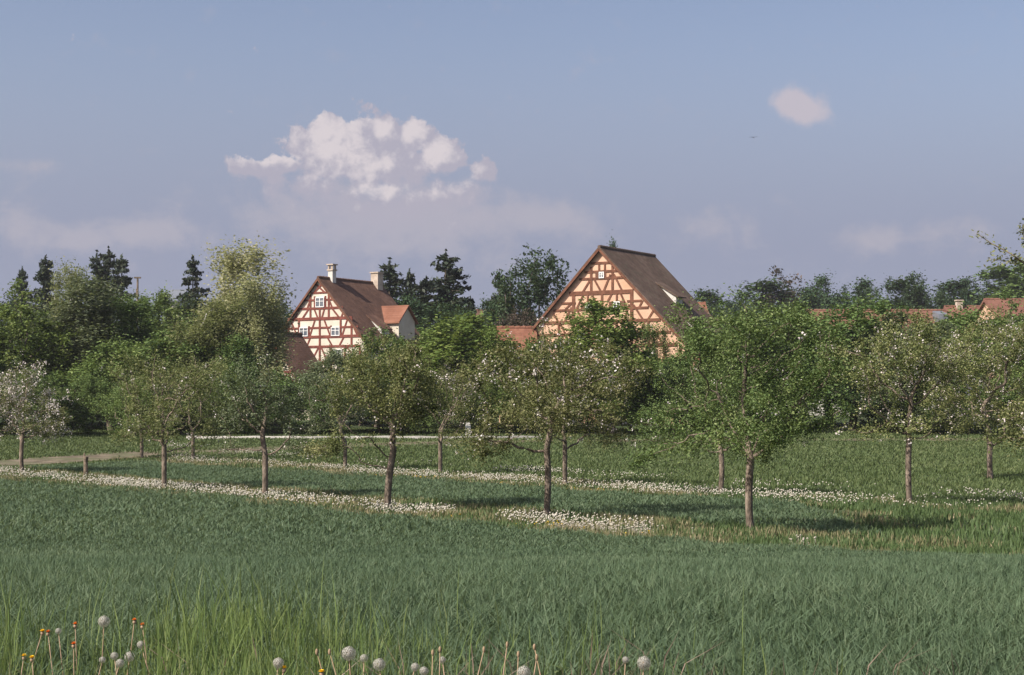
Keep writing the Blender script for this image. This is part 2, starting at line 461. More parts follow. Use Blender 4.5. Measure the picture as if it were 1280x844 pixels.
# verge in the near foreground
n = 24000
u = rg.uniform(0, 1, n); y = np.sqrt(3.6**2 + u*(9.2**2-3.6**2)); x = rg.uniform(-.36, .36, n)*1.3*y
k = y < verge_edge(x)+.35*rg.normal(size=n)
x, y = x[k], y[k]; n = len(x)
pxx = CX + F*x/y
tall = np.exp(-((pxx-270)/120)**2)*.11 + np.exp(-((pxx-430)/80)**2)*.06 + np.exp(-((pxx-5)/40)**2)*.08
low = np.exp(-((pxx-110)/80)**2)*.08 + sstep(480, 640, pxx)*.10
h = np.clip(.20 + tall - low + .15*np.abs(rg.normal(size=n))*(rg.uniform(0, 1, n) < .25) - .05*rg.uniform(0, 1, n), .05, .56)
h *= np.clip(1 + .3*vnoise(x, y, 2.2, 1.), .5, 1.6)
w = rg.uniform(.0028, .0065, n)
o = blades('verge_grass', pts3(x, y), h, w, rg.uniform(.03, .35, n), M['verge'], rg)
tag(o, 'tall yellow green grass along the near edge of the wheat', 'grass')
# dead stalks and chaff along the field edge
n = 2600
y = rg.uniform(4.8, 6.6, n); x = rg.uniform(-.35, .35, n)*1.2*y; pxx = CX+F*x/y
k = (rg.uniform(0, 1, n) < .25 + .75*np.exp(-((pxx-680)/190)**2)) & (vnoise(x, y, 2.5, 21.) > -.15)
x, y = x[k], y[k]; n = len(x)
o = blades('dead_stalks', pts3(x, y), rg.uniform(.10, .36, n), rg.uniform(.003, .006, n), rg.uniform(.05, .9, n), M['straw'], rg)
tag(o, 'pale dead stalks and chaff at the near edge of the wheat', 'grass')
# broad leaved weeds low in the verge
n = 5200
u = rg.uniform(0, 1, n); y = np.sqrt(4**2 + u*(8.6**2-4**2)); x = rg.uniform(-.36, .36, n)*1.2*y
k = (y < verge_edge(x)) & (rg.uniform(-.5, .6, n) < vnoise(x, y, 1.6, 6.)+.15)
x, y = x[k], y[k]; n = len(x)
o = blades('verge_weeds', pts3(x, y), rg.uniform(.07, .2, n), rg.uniform(.02, .04, n), rg.uniform(.4, 1.3, n), M['grass'], rg)
tag(o, 'low broad leaved weeds among the grass of the near verge', 'weeds')

# ------------------------------------------------------------------ trees
def grow(rg, A, base, top, step, infl, kill, wander=.15, iters=140, lean=(0, 0), limbs=()):
    base = np.array(base, float); top = np.array(top, float)
    k = max(2, int(np.linalg.norm(top-base)/step))
    pos = []; par = []
    w = rg.normal(size=3)*.04
    for i in range(k+1):
        t = i/k
        pos.append(base + (top-base)*t + np.array([math.sin(t*3)*w[0], math.sin(t*3.3)*w[1], 0])*min(1, np.linalg.norm(top-base)/2))
        par.append(i-1)
    for lb in limbs:                      # first limbs leaving the fork
        prev = k; p0 = pos[k]
        for q in lb:
            q = np.array(q, float); m = max(1, int(np.linalg.norm(q-p0)/step))
            for i in range(1, m+1):
                pos.append(p0 + (q-p0)*i/m); par.append(prev); prev = len(pos)-1
            p0 = q
    pos = np.array(pos); par = list(par)
    A = A.copy()
    for it in range(iters):
        if len(A) == 0: break
        D = ((A[:, None] - pos[None])**2).sum(-1)
        nn = D.argmin(1); dm = np.sqrt(D[np.arange(len(A)), nn])
        inf = infl if it > 3 else infl*3
        ok = dm < inf
        if not ok.any():
            ok = dm <= dm.min()+.01
        dirs = np.zeros_like(pos); v = A[ok]-pos[nn[ok]]
        v /= np.linalg.norm(v, axis=1)[:, None]+1e-9
        np.add.at(dirs, nn[ok], v)
        src = np.unique(nn[ok])
        d = dirs[src]; d /= np.linalg.norm(d, axis=1)[:, None]+1e-9
        d += rg.normal(size=d.shape)*wander
        d /= np.linalg.norm(d, axis=1)[:, None]+1e-9
        new = pos[src] + d*step
        pos = np.concatenate([pos, new]); par += list(src)
        D2 = ((A[:, None]-new[None])**2).sum(-1).min(1)
        A = A[D2 > kill*kill]
        if len(pos) > 1500: break
    par = np.array(par)
    return pos, par, k

def radii(pos, par, r_tip, r_base, expo=2.3):
    n = len(pos); s = np.zeros(n); kids = np.bincount(par[par >= 0], minlength=n)
    s[kids == 0] = r_tip**expo
    for i in range(n-1, 0, -1):
        if s[i] == 0: s[i] = r_tip**expo
        s[par[i]] += s[i]
    r = s**(1/expo)
    m = r[0]
    return r_tip + (r-r_tip)*(r_base-r_tip)/max(m-r_tip, 1e-6)

def limbs_mesh(name, pos, par, r, mat, sides=6, rmin=0.0, flare=1.25):
    n = len(pos)
    kids = [[] for _ in range(n)]
    for i in range(1, n): kids[par[i]].append(i)
    V = []; Fq = []
    ang = np.arange(sides)*2*np.pi/sides
    def ring(p, t, rad):
        t = t/(np.linalg.norm(t)+1e-9)
        ref = np.array([1., 0, 0]) if abs(t[0]) < .8 else np.array([0, 1., 0])
        a = ref - t*t.dot(ref); a /= np.linalg.norm(a); b = np.cross(t, a)
        V.extend(p + (np.cos(ang)[:, None]*a + np.sin(ang)[:, None]*b)*rad)
    stack = [(0, None)]
    while stack:
        i, pr = stack.pop()
        chain = ([pr] if pr is not None else []) + [i]
        while kids[chain[-1]]:
            ks = sorted(kids[chain[-1]], key=lambda c: -r[c])
            for c in ks[1:]:
                if r[c] >= rmin: stack.append((c, chain[-1]))
            if r[ks[0]] < rmin: break
            chain.append(ks[0])
        if len(chain) < 2: continue
        st = len(V)//sides
        for j, c in enumerate(chain):
            t = pos[chain[min(j+1, len(chain)-1)]] - pos[chain[max(j-1, 0)]]
            rad = r[c]
            if j == 0 and pr is not None: rad = min(r[chain[1]]*1.25, r[c])
            if pr is None and j == 0: rad *= flare
            if pr is None and j == 1: rad *= 1+(flare-1)*.3
            ring(pos[c], t, rad)
        for j in range(len(chain)-1):
            a = (st+j)*sides; b = a+sides
            for k in range(sides):
                Fq.append((a+k, a+(k+1) % sides, b+(k+1) % sides, b+k))
    return np_mesh(name, np.array(V), quads=np.array(Fq), mat=mat, smooth=True)

def leaf_quads(rg, C, L, aspect=.6, up=.5, hang=0.0):
    n = len(C)
    nn = rg.normal(size=(n, 3)); nn /= np.linalg.norm(nn, axis=1)[:, None]
    nn[:, 2] = np.abs(nn[:, 2])*(1) + up; nn /= np.linalg.norm(nn, axis=1)[:, None]
    a = rg.normal(size=(n, 3)); a[:, 2] -= hang
    a -= nn*(a*nn).sum(1)[:, None]; a /= np.linalg.norm(a, axis=1)[:, None]
    b = np.cross(nn, a)
    l = (L*rg.uniform(.65, 1.35, n))[:, None] if np.isscalar(L) else (L*rg.uniform(.65, 1.35, n))[:, None]
    V = np.stack([C-a*l/2, C+b*l*aspect/2+a*l*.05, C+a*l/2, C-b*l*aspect/2+a*l*.05], 1).reshape(-1, 3)
    return V, np.arange(n*4).reshape(n, 4)

def blob_points(rg, blobs, n):
    """blobs: (x,y,z,rx,ry,rz); points fill them, denser to the outside"""
    vol = np.array([b[3]*b[4]*b[5] for b in blobs]); cnt = np.maximum(3, (n*vol/vol.sum()).astype(int))
    out = []
    for b, c in zip(blobs, cnt):
        v = rg.normal(size=(c, 3)); v /= np.linalg.norm(v, axis=1)[:, None]
        rr = rg.uniform(0, 1, c)**(1/3.4)
        out.append(np.array(b[:3]) + v*rr[:, None]*np.array(b[3:]))
    return np.concatenate(out)

def crown_mesh(name, rg, pos, r, mat, nleaf, L, thr, spread, aspect=.6, up=.5, hang=0.0, strands=0.0, zmin=None, core=None):
    tw = np.where(r < thr)[0]
    wt = rg.gamma(.85, 1.0, len(tw)); wt /= wt.sum()
    idx = rg.choice(tw, nleaf, p=wt)
    C = pos[idx] + rg.normal(size=(nleaf, 3))*spread*rg.uniform(.3, 1.2, nleaf)[:, None]
    if strands:
        C[:, 2] -= rg.uniform(0, 1, nleaf)**1.3*strands
    if zmin is not None:
        C = C[C[:, 2] > zmin]
    if core is not None:                  # bare limbs around the fork
        ok = (np.hypot(C[:, 0], C[:, 1]) > .95 - .35*rg.uniform(0, 1, len(C))) | (C[:, 2] > core + .62)
        C = C[ok]; idx = idx[ok]
    V, q = leaf_quads(rg, C, L, aspect, up, hang)
    # light and dark leaf colour runs in clumps: each twig has its own tone
    tone = rg.normal(0, .16, len(pos))
    rnd = np.clip(rg.normal(.45, .20, len(C)) + tone[idx][:len(C)], 0, 1)
    return np_mesh(name, V, quads=q, mat=mat, rnd_q=rnd)

def blossom_mesh(name, rg, pos, r, thr, n, spread, L=.05):
    tw = np.where(r < thr)[0]
    k = max(4, n//7)
    wt = rg.gamma(.45, 1.0, len(tw)); wt /= wt.sum()
    cl = pos[rg.choice(tw, k, p=wt)] + rg.normal(size=(k, 3))*spread
    C = np.repeat(cl, 7, 0) + rg.normal(size=(k*7, 3))*.055
    V, q = leaf_quads(rg, C, L, .9, .3)
    return np_mesh(name, V, quads=q, mat=M['blossom'], rnd_q=np.clip(rg.normal(.55, .25, len(q)), 0, 1))

def orchard_tree(px, py, top, wpx, trunk_m, label, leaf='apple', blossom=400, seed=1, dx=0.0, nleaf=9500, lean=0.0,
                 name='apple_tree', group='apple trees of the orchard', shoots=3, d=None, droop=1, rb=.095, limbs=()):
    d = d or F*3.0/(py-HY)
    x = wx(px, d); z = g1(x, d); s = F/d
    if d > 72:   # on the rising ground
        for _ in range(6): d = F*(CZ-g1(wx(px, d), d))/(py-HY)
        x = wx(px, d); z = g1(x, d); s = F/d
    H = wz(top, d)-z; W = wpx/s*1.14; T = trunk_m; nleaf = int(nleaf*2.1); blossom = int(blossom*2.2)
    g = np.random.default_rng(seed)
    cz = (T+H)/2; rzv = (H-T)/2
    blobs = [(dx+g.normal()*.08*W, 0, cz+.02*H, W*.28, W*.28, rzv*.66)]
    for k in range(11):
        a = g.uniform(0, 2*np.pi); rr = W*g.uniform(.20, .42)
        zz = T + (H-T)*g.uniform(.03, .80)
        q = g.uniform(.09, .19)*W
        blobs.append((dx+rr*math.cos(a), rr*math.sin(a), zz, q*1.2, q*1.2, q*.85))
    for k in range(droop):
        a = g.choice([0, math.pi])+g.normal()*.5
        blobs.append((dx+W*.42*math.cos(a), W*.35*math.sin(a), T+.12*(H-T)*g.uniform(-.6, 1), W*.14, W*.12, .15))
    for k in range(shoots):
        a = g.uniform(0, 2*np.pi); rr = W*g.uniform(.0, .25)
        blobs.append((dx+rr*math.cos(a), rr*math.sin(a), H-(H-T)*.10, .07, .07, (H-T)*.13))
    A = blob_points(g, blobs, 680)
    A[:, 2] = np.maximum(A[:, 2], T-.05+.75*np.clip(1.35-np.hypot(A[:, 0], A[:, 1]), 0, 1)+.1*g.normal(size=len(A)))
    pos, par, k = grow(g, A, (0, 0, -.05), (lean, g.normal()*.05, T), .17, .9, .26, .2, limbs=[[(a, b, T+c) for a, b, c in lb] for lb in limbs])
    r = radii(pos, par, .005, rb*.88, 2.05)
    t = empty(name, (x, d, z), 0, label, 'tree', group)
    link('trunk', limbs_mesh('trunk', pos, par, r, M['bark'], 7, .0075), t)
    link('crown', crown_mesh('crown', g, pos, r, M[leaf], nleaf, .068, .015, .15, .55, .35, core=T), t)
    if blossom:
        link('blossom', blossom_mesh('blossom', g, pos, r, .017, blossom, .14), t)
    return t

# first row, right to left
orchard_tree(938, 665, 350, 240, 1.66, 'fullest green apple tree with forked pale trunk, nearest the camera at right of the orchard', 'apple_green', 60, 3, nleaf=14000, shoots=6, droop=3, rb=.10, limbs=[[(-.08, 0, .5), (-.16, .05, 1.3), (-.1, .05, 2.1)], [(.34, -.05, .22), (.70, -.1, .60), (.95, -.1, 1.1)], [(.18, .05, .45), (.42, .1, 1.2)], [(-.35, -.1, .28), (-.85, -.15, .62)], [(-.4, .2, .7), (-.75, .2, 1.5)]])
orchard_tree(682, 649, 398, 205, 1.72, 'olive apple tree with straight trunk and white blossom, second from right in the near row', 'apple', 700, 14, nleaf=10500, shoots=4, droop=3, lean=.02)
orchard_tree(484, 640, 408, 178, 1.68, 'apple tree with a bent leaning trunk in the middle of the near row', 'apple', 180, 25, nleaf=11000, lean=.18, rb=.11, droop=2)
orchard_tree(331, 625, 436, 118, 1.35, 'small thin crowned apple tree with low fork at the end of a short trunk', 'blue', 90, 36, nleaf=5200, rb=.10, droop=2)
orchard_tree(205, 614, 426, 138, 1.5, 'apple tree with straggling left branches between the weathered post and the thin low forked tree', 'apple', 150, 47, nleaf=7000, droop=3)
orchard_tree(28, 594, 442, 122, 1.3, 'apple tree grey with blossom, leftmost of the near row', 'apple', 2600, 58, nleaf=6000)
# second row
orchard_tree(1137, 632, 398, 190, 1.9, 'apple tree with white blossom and two low spreading limbs, rightmost with a visible trunk', 'apple', 650, 61, nleaf=10000, droop=2)
orchard_tree(900, 620, 430, 175, 1.6, 'darker apple tree half hidden behind the full forked green apple tree', 'apple_green', 160, 72, nleaf=8500, droop=3)
orchard_tree(706, 608, 440, 150, 1.5, 'apple tree with dark trunk standing close behind the straight trunked blossoming tree', 'apple', 200, 83, nleaf=7500)
orchard_tree(550, 594, 440, 110, 1.3, 'slender trunked apple tree in the far row right of the bent trunk', 'apple', 350, 94, nleaf=6000)
orchard_tree(431, 589, 438, 105, 1.2, 'apple tree in the far row seen left of the bent trunk', 'blue', 150, 105, nleaf=6000)
orchard_tree(241, 577, 432, 105, 1.5, 'apple tree with pale trunk in the far row beside the thin crowned tree', 'apple', 80, 116, nleaf=6000)
orchard_tree(177, 575, 455, 70, 1.2, 'little apple tree with dim trunk on the far side of the dirt track', 'broad', 0, 127, nleaf=3500)
# blossoming tree at right edge and one outside the frame reaching in
orchard_tree(1238, 566, 384, 172, 1.3, 'broad apple tree sprinkled with white blossom filling the right edge', 'apple', 1500, 138, nleaf=15000, d=60, droop=2, rb=.12)
t = orchard_tree(1372, 690, 262, 205, 1.7, 'tall apple tree just outside the right edge reaching a leafy branch into the sky', 'apple', 300, 149, nleaf=9000, d=32, shoots=1)

def reach_branch():
    g = np.random.default_rng(7)
    d = 32; tx = t.location.x; tz = t.location.z
    ctrl = [(1372, 420), (1330, 372), (1292, 338), (1262, 318), (1240, 304), (1222, 291)]
    ctrl2 = [(1292, 338), (1275, 322), (1268, 330), (1250, 326), (1236, 323)]
    ctrl3 = [(1292, 338), (1286, 310), (1279, 296), (1276, 280)]
    allp = []; mb = MB()
    for c, r0 in ((ctrl, .03), (ctrl2, .014), (ctrl3, .016)):
        P = [(wx(a, d)-tx, .1*math.sin(i*1.7), wz(b, d)-tz) for i, (a, b) in enumerate(c)]
        PP = []
        for i in range(len(P)-1):
            for k in range(6):
                f = k/6; PP.append([P[i][j]*(1-f)+P[i+1][j]*f for j in range(3)])
        PP.append(P[-1])
        mb.tube(PP, [r0*(1-.8*i/len(PP)) for i in range(len(PP))], 6)
        allp += PP[8:] if c is ctrl else PP[3:]
    mb.build('reaching_branch', M['bark'], t, True)
    pos = np.array(allp)
    C = pos[g.integers(0, len(pos), 420)] + g.normal(size=(420, 3))*.055
    V, q = leaf_quads(g, C, .075, .55, .3)
    link('branch_leaves', np_mesh('branch_leaves', V, quads=q, mat=M['apple'], rnd_q=np.clip(g.normal(.55, .2, len(q)), 0, 1)), t)
reach_branch()

# ---- background kinds: prototypes by shape, cached by material
CACHE = {}; EXT = {}
def proto(shape, var, mat):
    key = (shape, var)
    if key not in CACHE:
        g = np.random.default_rng(1000+hash_(shape)*17+var)
        H = 10.0
        if shape in ('broad', 'maple', 'shrub', 'round', 'birch', 'poplar'):
            W, T, nb, nl, L, sp, step = {'broad': (7.5, 1.6, 13, 18000, .19, .33, .42), 'maple': (7, 1.5, 15, 19000, .19, .32, .42),
                                         'shrub': (11, .3, 14, 17000, .22, .38, .45), 'round': (9.5, 2.0, 16, 15000, .21, .30, .42),
                                         'birch': (5.5, 1.0, 16, 30000, .13, .30, .34), 'poplar': (4.5, 1.6, 10, 9000, .2, .3, .4)}[shape]
            blobs = [(0, 0, (T+H)/2, W*.27, W*.27, (H-T)*.38)]
            for k in range(nb):
                a = g.uniform(0, 2*np.pi); f = g.uniform(0, 1)
                env = math.sin(math.pi*min(1, .18+.80*f))**.7 if shape not in ('maple', 'birch') else (1.08-f)*.9 if shape == 'maple' else .95-.35*f
                rr = W*.5*env*g.uniform(.35, .75)
                zz = T + (H-T)*(.1+.80*f); q = W*g.uniform(.10, .19)
                blobs.append((rr*math.cos(a), rr*math.sin(a), zz, q*1.15, q*1.15, q*.9))
            if shape == 'maple': blobs.append((0, 0, H*.9, W*.05, W*.05, H*.09))
            if shape == 'birch':
                blobs.append((.2, 0, H*.92, W*.16, W*.16, H*.07))
            A = blob_points(g, blobs, 560)
            pos, par, k = grow(g, A, (0, 0, -.1), (g.normal()*.15, g.normal()*.15, T), step, 2.2, .62, .18)
            r = radii(pos, par, .015, {'birch': .085, 'shrub': .16}.get(shape, .2))
            st = 1.1 if shape == 'birch' else 0
            cm = ('crown', g, pos, r, None, nl, L, .06, sp, .62, .4, 0, st, .1)
            CACHE[key] = (limbs_mesh('trunk', pos, par, r, None, 5, .02), crown_mesh(*cm), {})
        elif shape == 'spruce':
            pos = []; par = []; V = []; 
            mbp = [np.array([0, 0, z]) for z in np.linspace(-.1, H*.985, 24)]
            pos = mbp[:]; par = [i-1 for i in range(24)]
            C = []; 
            widths = {0: 2.6, 1: 3.2, 2: 2.8}[var % 3]; gap = {0: .30, 1: .42, 2: .50}[var % 3]
            z = H*.12
            while z < H*.97:
                f = z/H; nbr = g.integers(4, 7)
                for b in range(nbr):
                    a = g.uniform(0, 2*np.pi); Lb = widths*(1-f)**.72*g.uniform(.42, 1.15)+.12
                    src = int(np.clip((z+.1)/(H*.985+.1)*23, 0, 23)); prev = src
                    zz = z + g.normal()*.06
                    m = max(2, int(Lb/.22))
                    for i in range(1, m+1):
                        u = i/m
                        p = np.array([math.cos(a)*Lb*u, math.sin(a)*Lb*u, zz - .30*Lb*u + .22*Lb*u*u*u])
                        pos.append(p); par.append(prev); prev = len(pos)-1
                        nl = max(5, int(15*(1.15-u*.5)))
                        side = np.array([-math.sin(a), math.cos(a), 0])
                        pp = p + side[None]*(g.normal(size=nl)*.17*(1.1-u*.6)*min(1, Lb))[:, None] + g.normal(size=(nl, 3))*.05
                        pp[:, 2] -= g.uniform(0, .12, nl)
                        C.append(pp)
                z += gap*g.uniform(.8, 1.2)*(1.1-.5*f)
            C.append(np.array([[0, 0, zz] for zz in np.linspace(H*.9, H, 24)])+g.normal(size=(24, 3))*.03)
            C = np.concatenate(C); pos = np.array(pos); par = np.array(par)
            r = np.full(len(pos), .018); r[:24] = np.linspace(.17, .02, 24)
            V, q = leaf_quads(g, C, .30, .45, .1, .6)
            CACHE[key] = (limbs_mesh('trunk', pos, par, r, None, 5, .0), np_mesh('crown', V, quads=q, rnd_q=np.clip(g.normal(.45, .22, len(q)), 0, 1)), {})
    tm, cm, done = CACHE[key]
    if key not in EXT:
        cc = np.zeros(len(cm.vertices)*3, np.float32); cm.vertices.foreach_get('co', cc); cc = cc.reshape(-1, 3)
        EXT[key] = (np.percentile(np.hypot(cc[:, 0], cc[:, 1]), 86)*2, np.percentile(cc[:, 2], 99.7))
    if mat not in done:
        a, b = tm.copy(), cm.copy()
        a.materials.clear(); b.materials.clear()
        a.materials.append(M['bark_birch'] if shape == 'birch' else M['bark_dark']); b.materials.append(M[mat])
        done[mat] = (a, b)
    return done[mat]

def hash_(s): return sum(ord(c)*(i+1) for i, c in enumerate(s)) % 97
SIZE = {'broad': 7.5, 'maple': 7, 'shrub': 11, 'round': 9.5, 'birch': 5.5, 'poplar': 4.5, 'spruce': 4.4}
NAME = {'broad': 'broadleaf_tree', 'maple': 'maple_tree', 'shrub': 'hedge_shrub', 'round': 'round_tree', 'birch': 'birch_tree', 'poplar': 'slim_tree', 'spruce': 'spruce_tree'}
TC = [0]
def bg(shape, var, mat, px, top, wpx, d, label, group, name=None, seed=None):
    TC[0] += 1
    g = random.Random(TC[0]*13+5)
    x = wx(px, d); z = g1(x, d); H = wz(top, d)-z; W = wpx*d/F
    a, b = proto(shape, var, mat)
    t = empty(name or NAME[shape], (x, d, z), g.uniform(0, 6.28), label, 'shrub' if shape == 'shrub' else 'tree', group)
    we, he = EXT[(shape, var)]
    sx = W/we
    t.scale = (sx, sx*g.uniform(.9, 1.1), H/he)
    link('trunk', a, t); link('crown', b, t)
    return t

GL, GM, GR = 'trees behind the orchard on the left', 'trees around the half-timbered houses', 'trees behind the orchard on the right'
GH, GW, GC = 'shrubs of the hedge at the far edge of the meadow', 'trees of the distant wood', 'tall conifers behind the gardens'
# far conifers
bg('spruce', 0, 'needle', 28, 340, 34, 190, 'small dark spruce top at the far left against the sky', GC)
bg('spruce', 0, 'needle', 57, 327, 50, 180, 'dense dark pointed spruce, second conifer from the left', GC)
bg('spruce', 1, 'needle', 121, 324, 50, 182, 'open spruce, left spire of the ragged dark clump left of the mast', GC)
bg('spruce', 1, 'needle', 136, 319, 60, 186, 'tallest spruce in the middle of the ragged dark clump left of the mast', GC)
bg('spruce', 2, 'needle', 152, 326, 60, 180, 'spruce with long right branches in the ragged clump beside the mast', GC)
bg('spruce', 2, 'needle', 241, 327, 52, 178, 'lone thin spruce with open branches left of the pale weeping birch', GC)
bg('spruce', 1, 'needle', 487, 333, 70, 176, 'dark spruce rising directly behind the tan chimney of the left house', GC)
bg('spruce', 0, 'needle', 512, 343, 40, 182, 'narrow spire of spruce between the tan chimney and the big dark conifer', GC)
bg('spruce', 1, 'needle', 557, 323, 86, 172, 'big dark conifer standing alone right of the left house', GC)
bg('spruce', 2, 'needle', 533, 352, 70, 168, 'shorter dark conifer leaning on the left flank of the big conifer', GC)
bg('spruce', 0, 'needle', 588, 376, 30, 180, 'tiny spruce tip in the gap between the two houses', GC)
bg('spruce', 1, 'needle', 624, 346, 44, 172, 'ragged conifer at the left edge of the round dark green tree', GC)
bg('broad', 1, 'dark', 507, 372, 90, 165, 'black green bushy tree under the spruces behind the left house', GM)
bg('broad', 2, 'dark', 545, 378, 90, 160, 'black green bushy tree at the foot of the big dark conifer', GM)
bg('round', 0, 'dark', 664, 316, 104, 165, 'large round dark green tree left of the barn', GM)
bg('round', 1, 'dark', 640, 345, 80, 168, 'lower left shoulder of dark foliage beside the large round tree', GM)
bg('broad', 0, 'dark', 764, 304, 34, 170, 'tree whose tip just shows above the barn ridge', GM)
# left trees
bg('round', 1, 'bright', 12, 354, 130, 108, 'fresh green round tree at the left edge of the picture', GL)
bg('birch', 0, 'birch', 84, 333, 60, 128, 'light green slim birch poking up right of the dense spruce', GL)
bg('birch', 1, 'blue', 100, 350, 120, 112, 'broad grey green birch with pale trunk between the spruces', GL)
bg('broad', 0, 'broad', 55, 392, 100, 118, 'dull green tree behind the blossoming leftmost apple tree', GL)
bg('birch', 0, 'broad', 163, 372, 95, 114, 'thin stemmed birch in front of the mast', GL)
bg('broad', 1, 'broad', 205, 366, 90, 132, 'bluish green bushy tree right of the mast', GL)
bg('broad', 2, 'dark', 232, 372, 80, 140, 'dark tree at the foot of the lone thin spruce', GL)
bg('birch', 1, 'birch', 262, 374, 90, 108, 'birch with a thin white trunk left of the weeping birch', GL)
bg('birch', 0, 'pale_birch', 303, 305, 106, 118, 'tall pale yellow green weeping birch left of the left house', GL)
bg('birch', 1, 'pale_birch', 322, 350, 80, 116, 'lower pale weeping birch leaning towards the left house', GL)
bg('broad', 2, 'dark', 347, 372, 50, 160, 'dark distant tree seen between weeping birch and left house', GL)
bg('broad', 0, 'broad', 215, 415, 110, 108, 'olive tree behind the straggling apple tree', GL)
bg('broad', 2, 'broad', 140, 425, 110, 107, 'dark olive tree behind the weathered post', GL)
bg('broad', 1, 'broad', 295, 420, 80, 107, 'dense green tree below the pale weeping birch', GL)
# middle
bg('broad', 1, 'blue', 416, 438, 84, 106, 'grey green tree below the gable of the left house', GM)
bg('round', 2, 'broad', 470, 412, 84, 112, 'dark green round bush tree under the dormer of the left house', GM)
bg('broad', 0, 'bright', 530, 415, 85, 114, 'fresh green tree right of the left house dormer', GM)
bg('maple', 0, 'bright', 583, 396, 120, 110, 'bright green tree in the gap between the two houses', GM)
bg('broad', 1, 'bright', 612, 412, 74, 108, 'smaller bright tree left of the red roofed shed', GM)
bg('broad', 2, 'broad', 672, 420, 66, 108, 'green tree below the left eave of the barn', GM)
bg('round', 0, 'purple', 644, 388, 60, 150, 'brownish bush under the large round dark green tree', GM)
bg('maple', 0, 'bright', 756, 378, 112, 104, 'bright yellow green maple in front of the barn gable', GM)
bg('maple', 0, 'bright', 790, 440, 70, 105, 'bright maple with pale stems at the right of the barn gable', GM)
bg('broad', 2, 'bright', 768, 446, 110, 103, 'low bright bush at the foot of the maple in front of the barn', GM)
bg('broad', 0, 'broad', 712, 425, 60, 106, 'olive tree at the left flank of the bright maple', GM)
bg('broad', 1, 'broad', 845, 446, 84, 108, 'dark green tree under the right eave of the barn', GM)
bg('birch', 0, 'broad', 822, 405, 46, 114, 'thin sparse tree in front of the right corner of the barn gable', GM)
# right
bg('broad', 0, 'broad', 885, 398, 100, 112, 'green tree covering the right end of the barn', GR)
bg('broad', 2, 'broad', 945, 386, 120, 110, 'green tree behind the crown of the nearest apple tree', GR)
bg('round', 0, 'broad', 1066, 374, 145, 108, 'broad dark green tree in front of the long orange roof', GR)
bg('broad', 1, 'broad', 1000, 380, 110, 114, 'green tree left of the long orange roof', GR)
bg('broad', 0, 'blue', 1120, 391, 110, 106, 'grey green tree below the middle of the long orange roof', GR)
bg('birch', 1, 'blue', 1150, 402, 90, 104, 'birch with white stem behind the two limbed apple tree', GR)
bg('broad', 2, 'broad', 1206, 386, 110, 112, 'olive tree in front of the grey dormer on the orange roof', GR)
bg('round', 1, 'broad', 1270, 368, 100, 114, 'dark tree in front of the white gabled house at far right', GR)
bg('broad', 1, 'broad', 1310, 395, 110, 106, 'tree past the right edge behind the broad blossoming tree', GR)
bg('broad', 0, 'broad', -50, 400, 110, 106, 'tree past the left edge behind the blossoming apple tree', GL)
# hedge at the edge of the meadow
hed = [(-30, 452, 110, 102, 'dark hedge bush at the very left edge'), (50, 462, 110, 101, 'dark hedge bush behind the leftmost apple trunk'),
       (112, 470, 90, 102, 'hedge bush with a dark hollow above the weathered post'), (168, 476, 90, 101, 'hedge bush just behind the little dim apple tree'),
       (228, 472, 95, 103, 'hedge bush behind the pale apple trunk of the far row'), (290, 470, 100, 103, 'hedge bush behind the left end of the gravel path'),
       (352, 466, 100, 104, 'hedge bush below the small lower gable'), (415, 478, 95, 103, 'hedge bush behind the middle of the gravel path'),
       (478, 474, 95, 104, 'hedge bush behind the bent apple trunk'), (540, 470, 95, 104, 'hedge bush left of the white marker post'),
       (604, 468, 90, 104, 'hedge bush right of the white marker post'), (660, 476, 90, 105, 'hedge bush behind the straight apple trunk'),
       (720, 480, 90, 105, 'hedge bush left of the maple stems'), (850, 482, 90, 106, 'hedge bush right of the maple stems'),
       (915, 478, 100, 106, 'hedge bush behind the fork of the nearest apple tree'), (975, 480, 90, 107, 'hedge bush left of the white painted trunk'),
       (1085, 476, 95, 106, 'hedge bush right of the white painted trunk'), (1150, 470, 100, 104, 'dark hedge bush behind the two limbed apple trunk'),
       (1210, 462, 110, 102, 'dark hedge bush behind the broad blossoming tree'), (1275, 460, 110, 101, 'dark hedge bush at the very right edge'),
       (1345, 460, 110, 102, 'dark hedge bush past the right edge')]
for i, (px, top, w_, d, lab) in enumerate(hed):
    bg('shrub', i % 3, 'broad' if i % 4 else 'dark', px, top, w_, d, lab, GH)
# second tier closing gaps
tier = [(-20, 410, 110), (70, 415, 110), (150, 405, 110), (240, 405, 110), (325, 455, 80), (400, 462, 80), (450, 448, 90), (560, 430, 100), (640, 448, 90), (700, 462, 80),
        (770, 462, 90), (840, 445, 80), (900, 420, 110), (975, 410, 110), (1040, 402, 120), (1110, 405, 120), (1180, 404, 120), (1240, 400, 120), (1300, 405, 110)]
TL = ['behind the leftmost apple tree', 'under the fresh green round tree', 'under the ragged conifers', 'under the lone thin spruce', 'left of the small lower gable',
      'below the small lower gable', 'below the left house gable', 'right of the left house', 'in front of the red roofed shed', 'below the left slope of the barn',
      'behind the maple stems', 'below the right corner of the barn', 'right of the barn', 'behind the nearest apple tree', 'below the left end of the long orange roof',
      'below the long orange roof', 'below the grey dormer', 'below the white gabled house', 'past the white gabled house at the edge']
for i, ((px, top, w_), l) in enumerate(zip(tier, TL)):
    bg('broad' if i % 3 else 'shrub', i % 3, 'broad', px, top, w_, 117 + (i % 3)*1.5, 'half hidden undergrowth tree ' + l, 'undergrowth trees', name='undergrowth_tree')
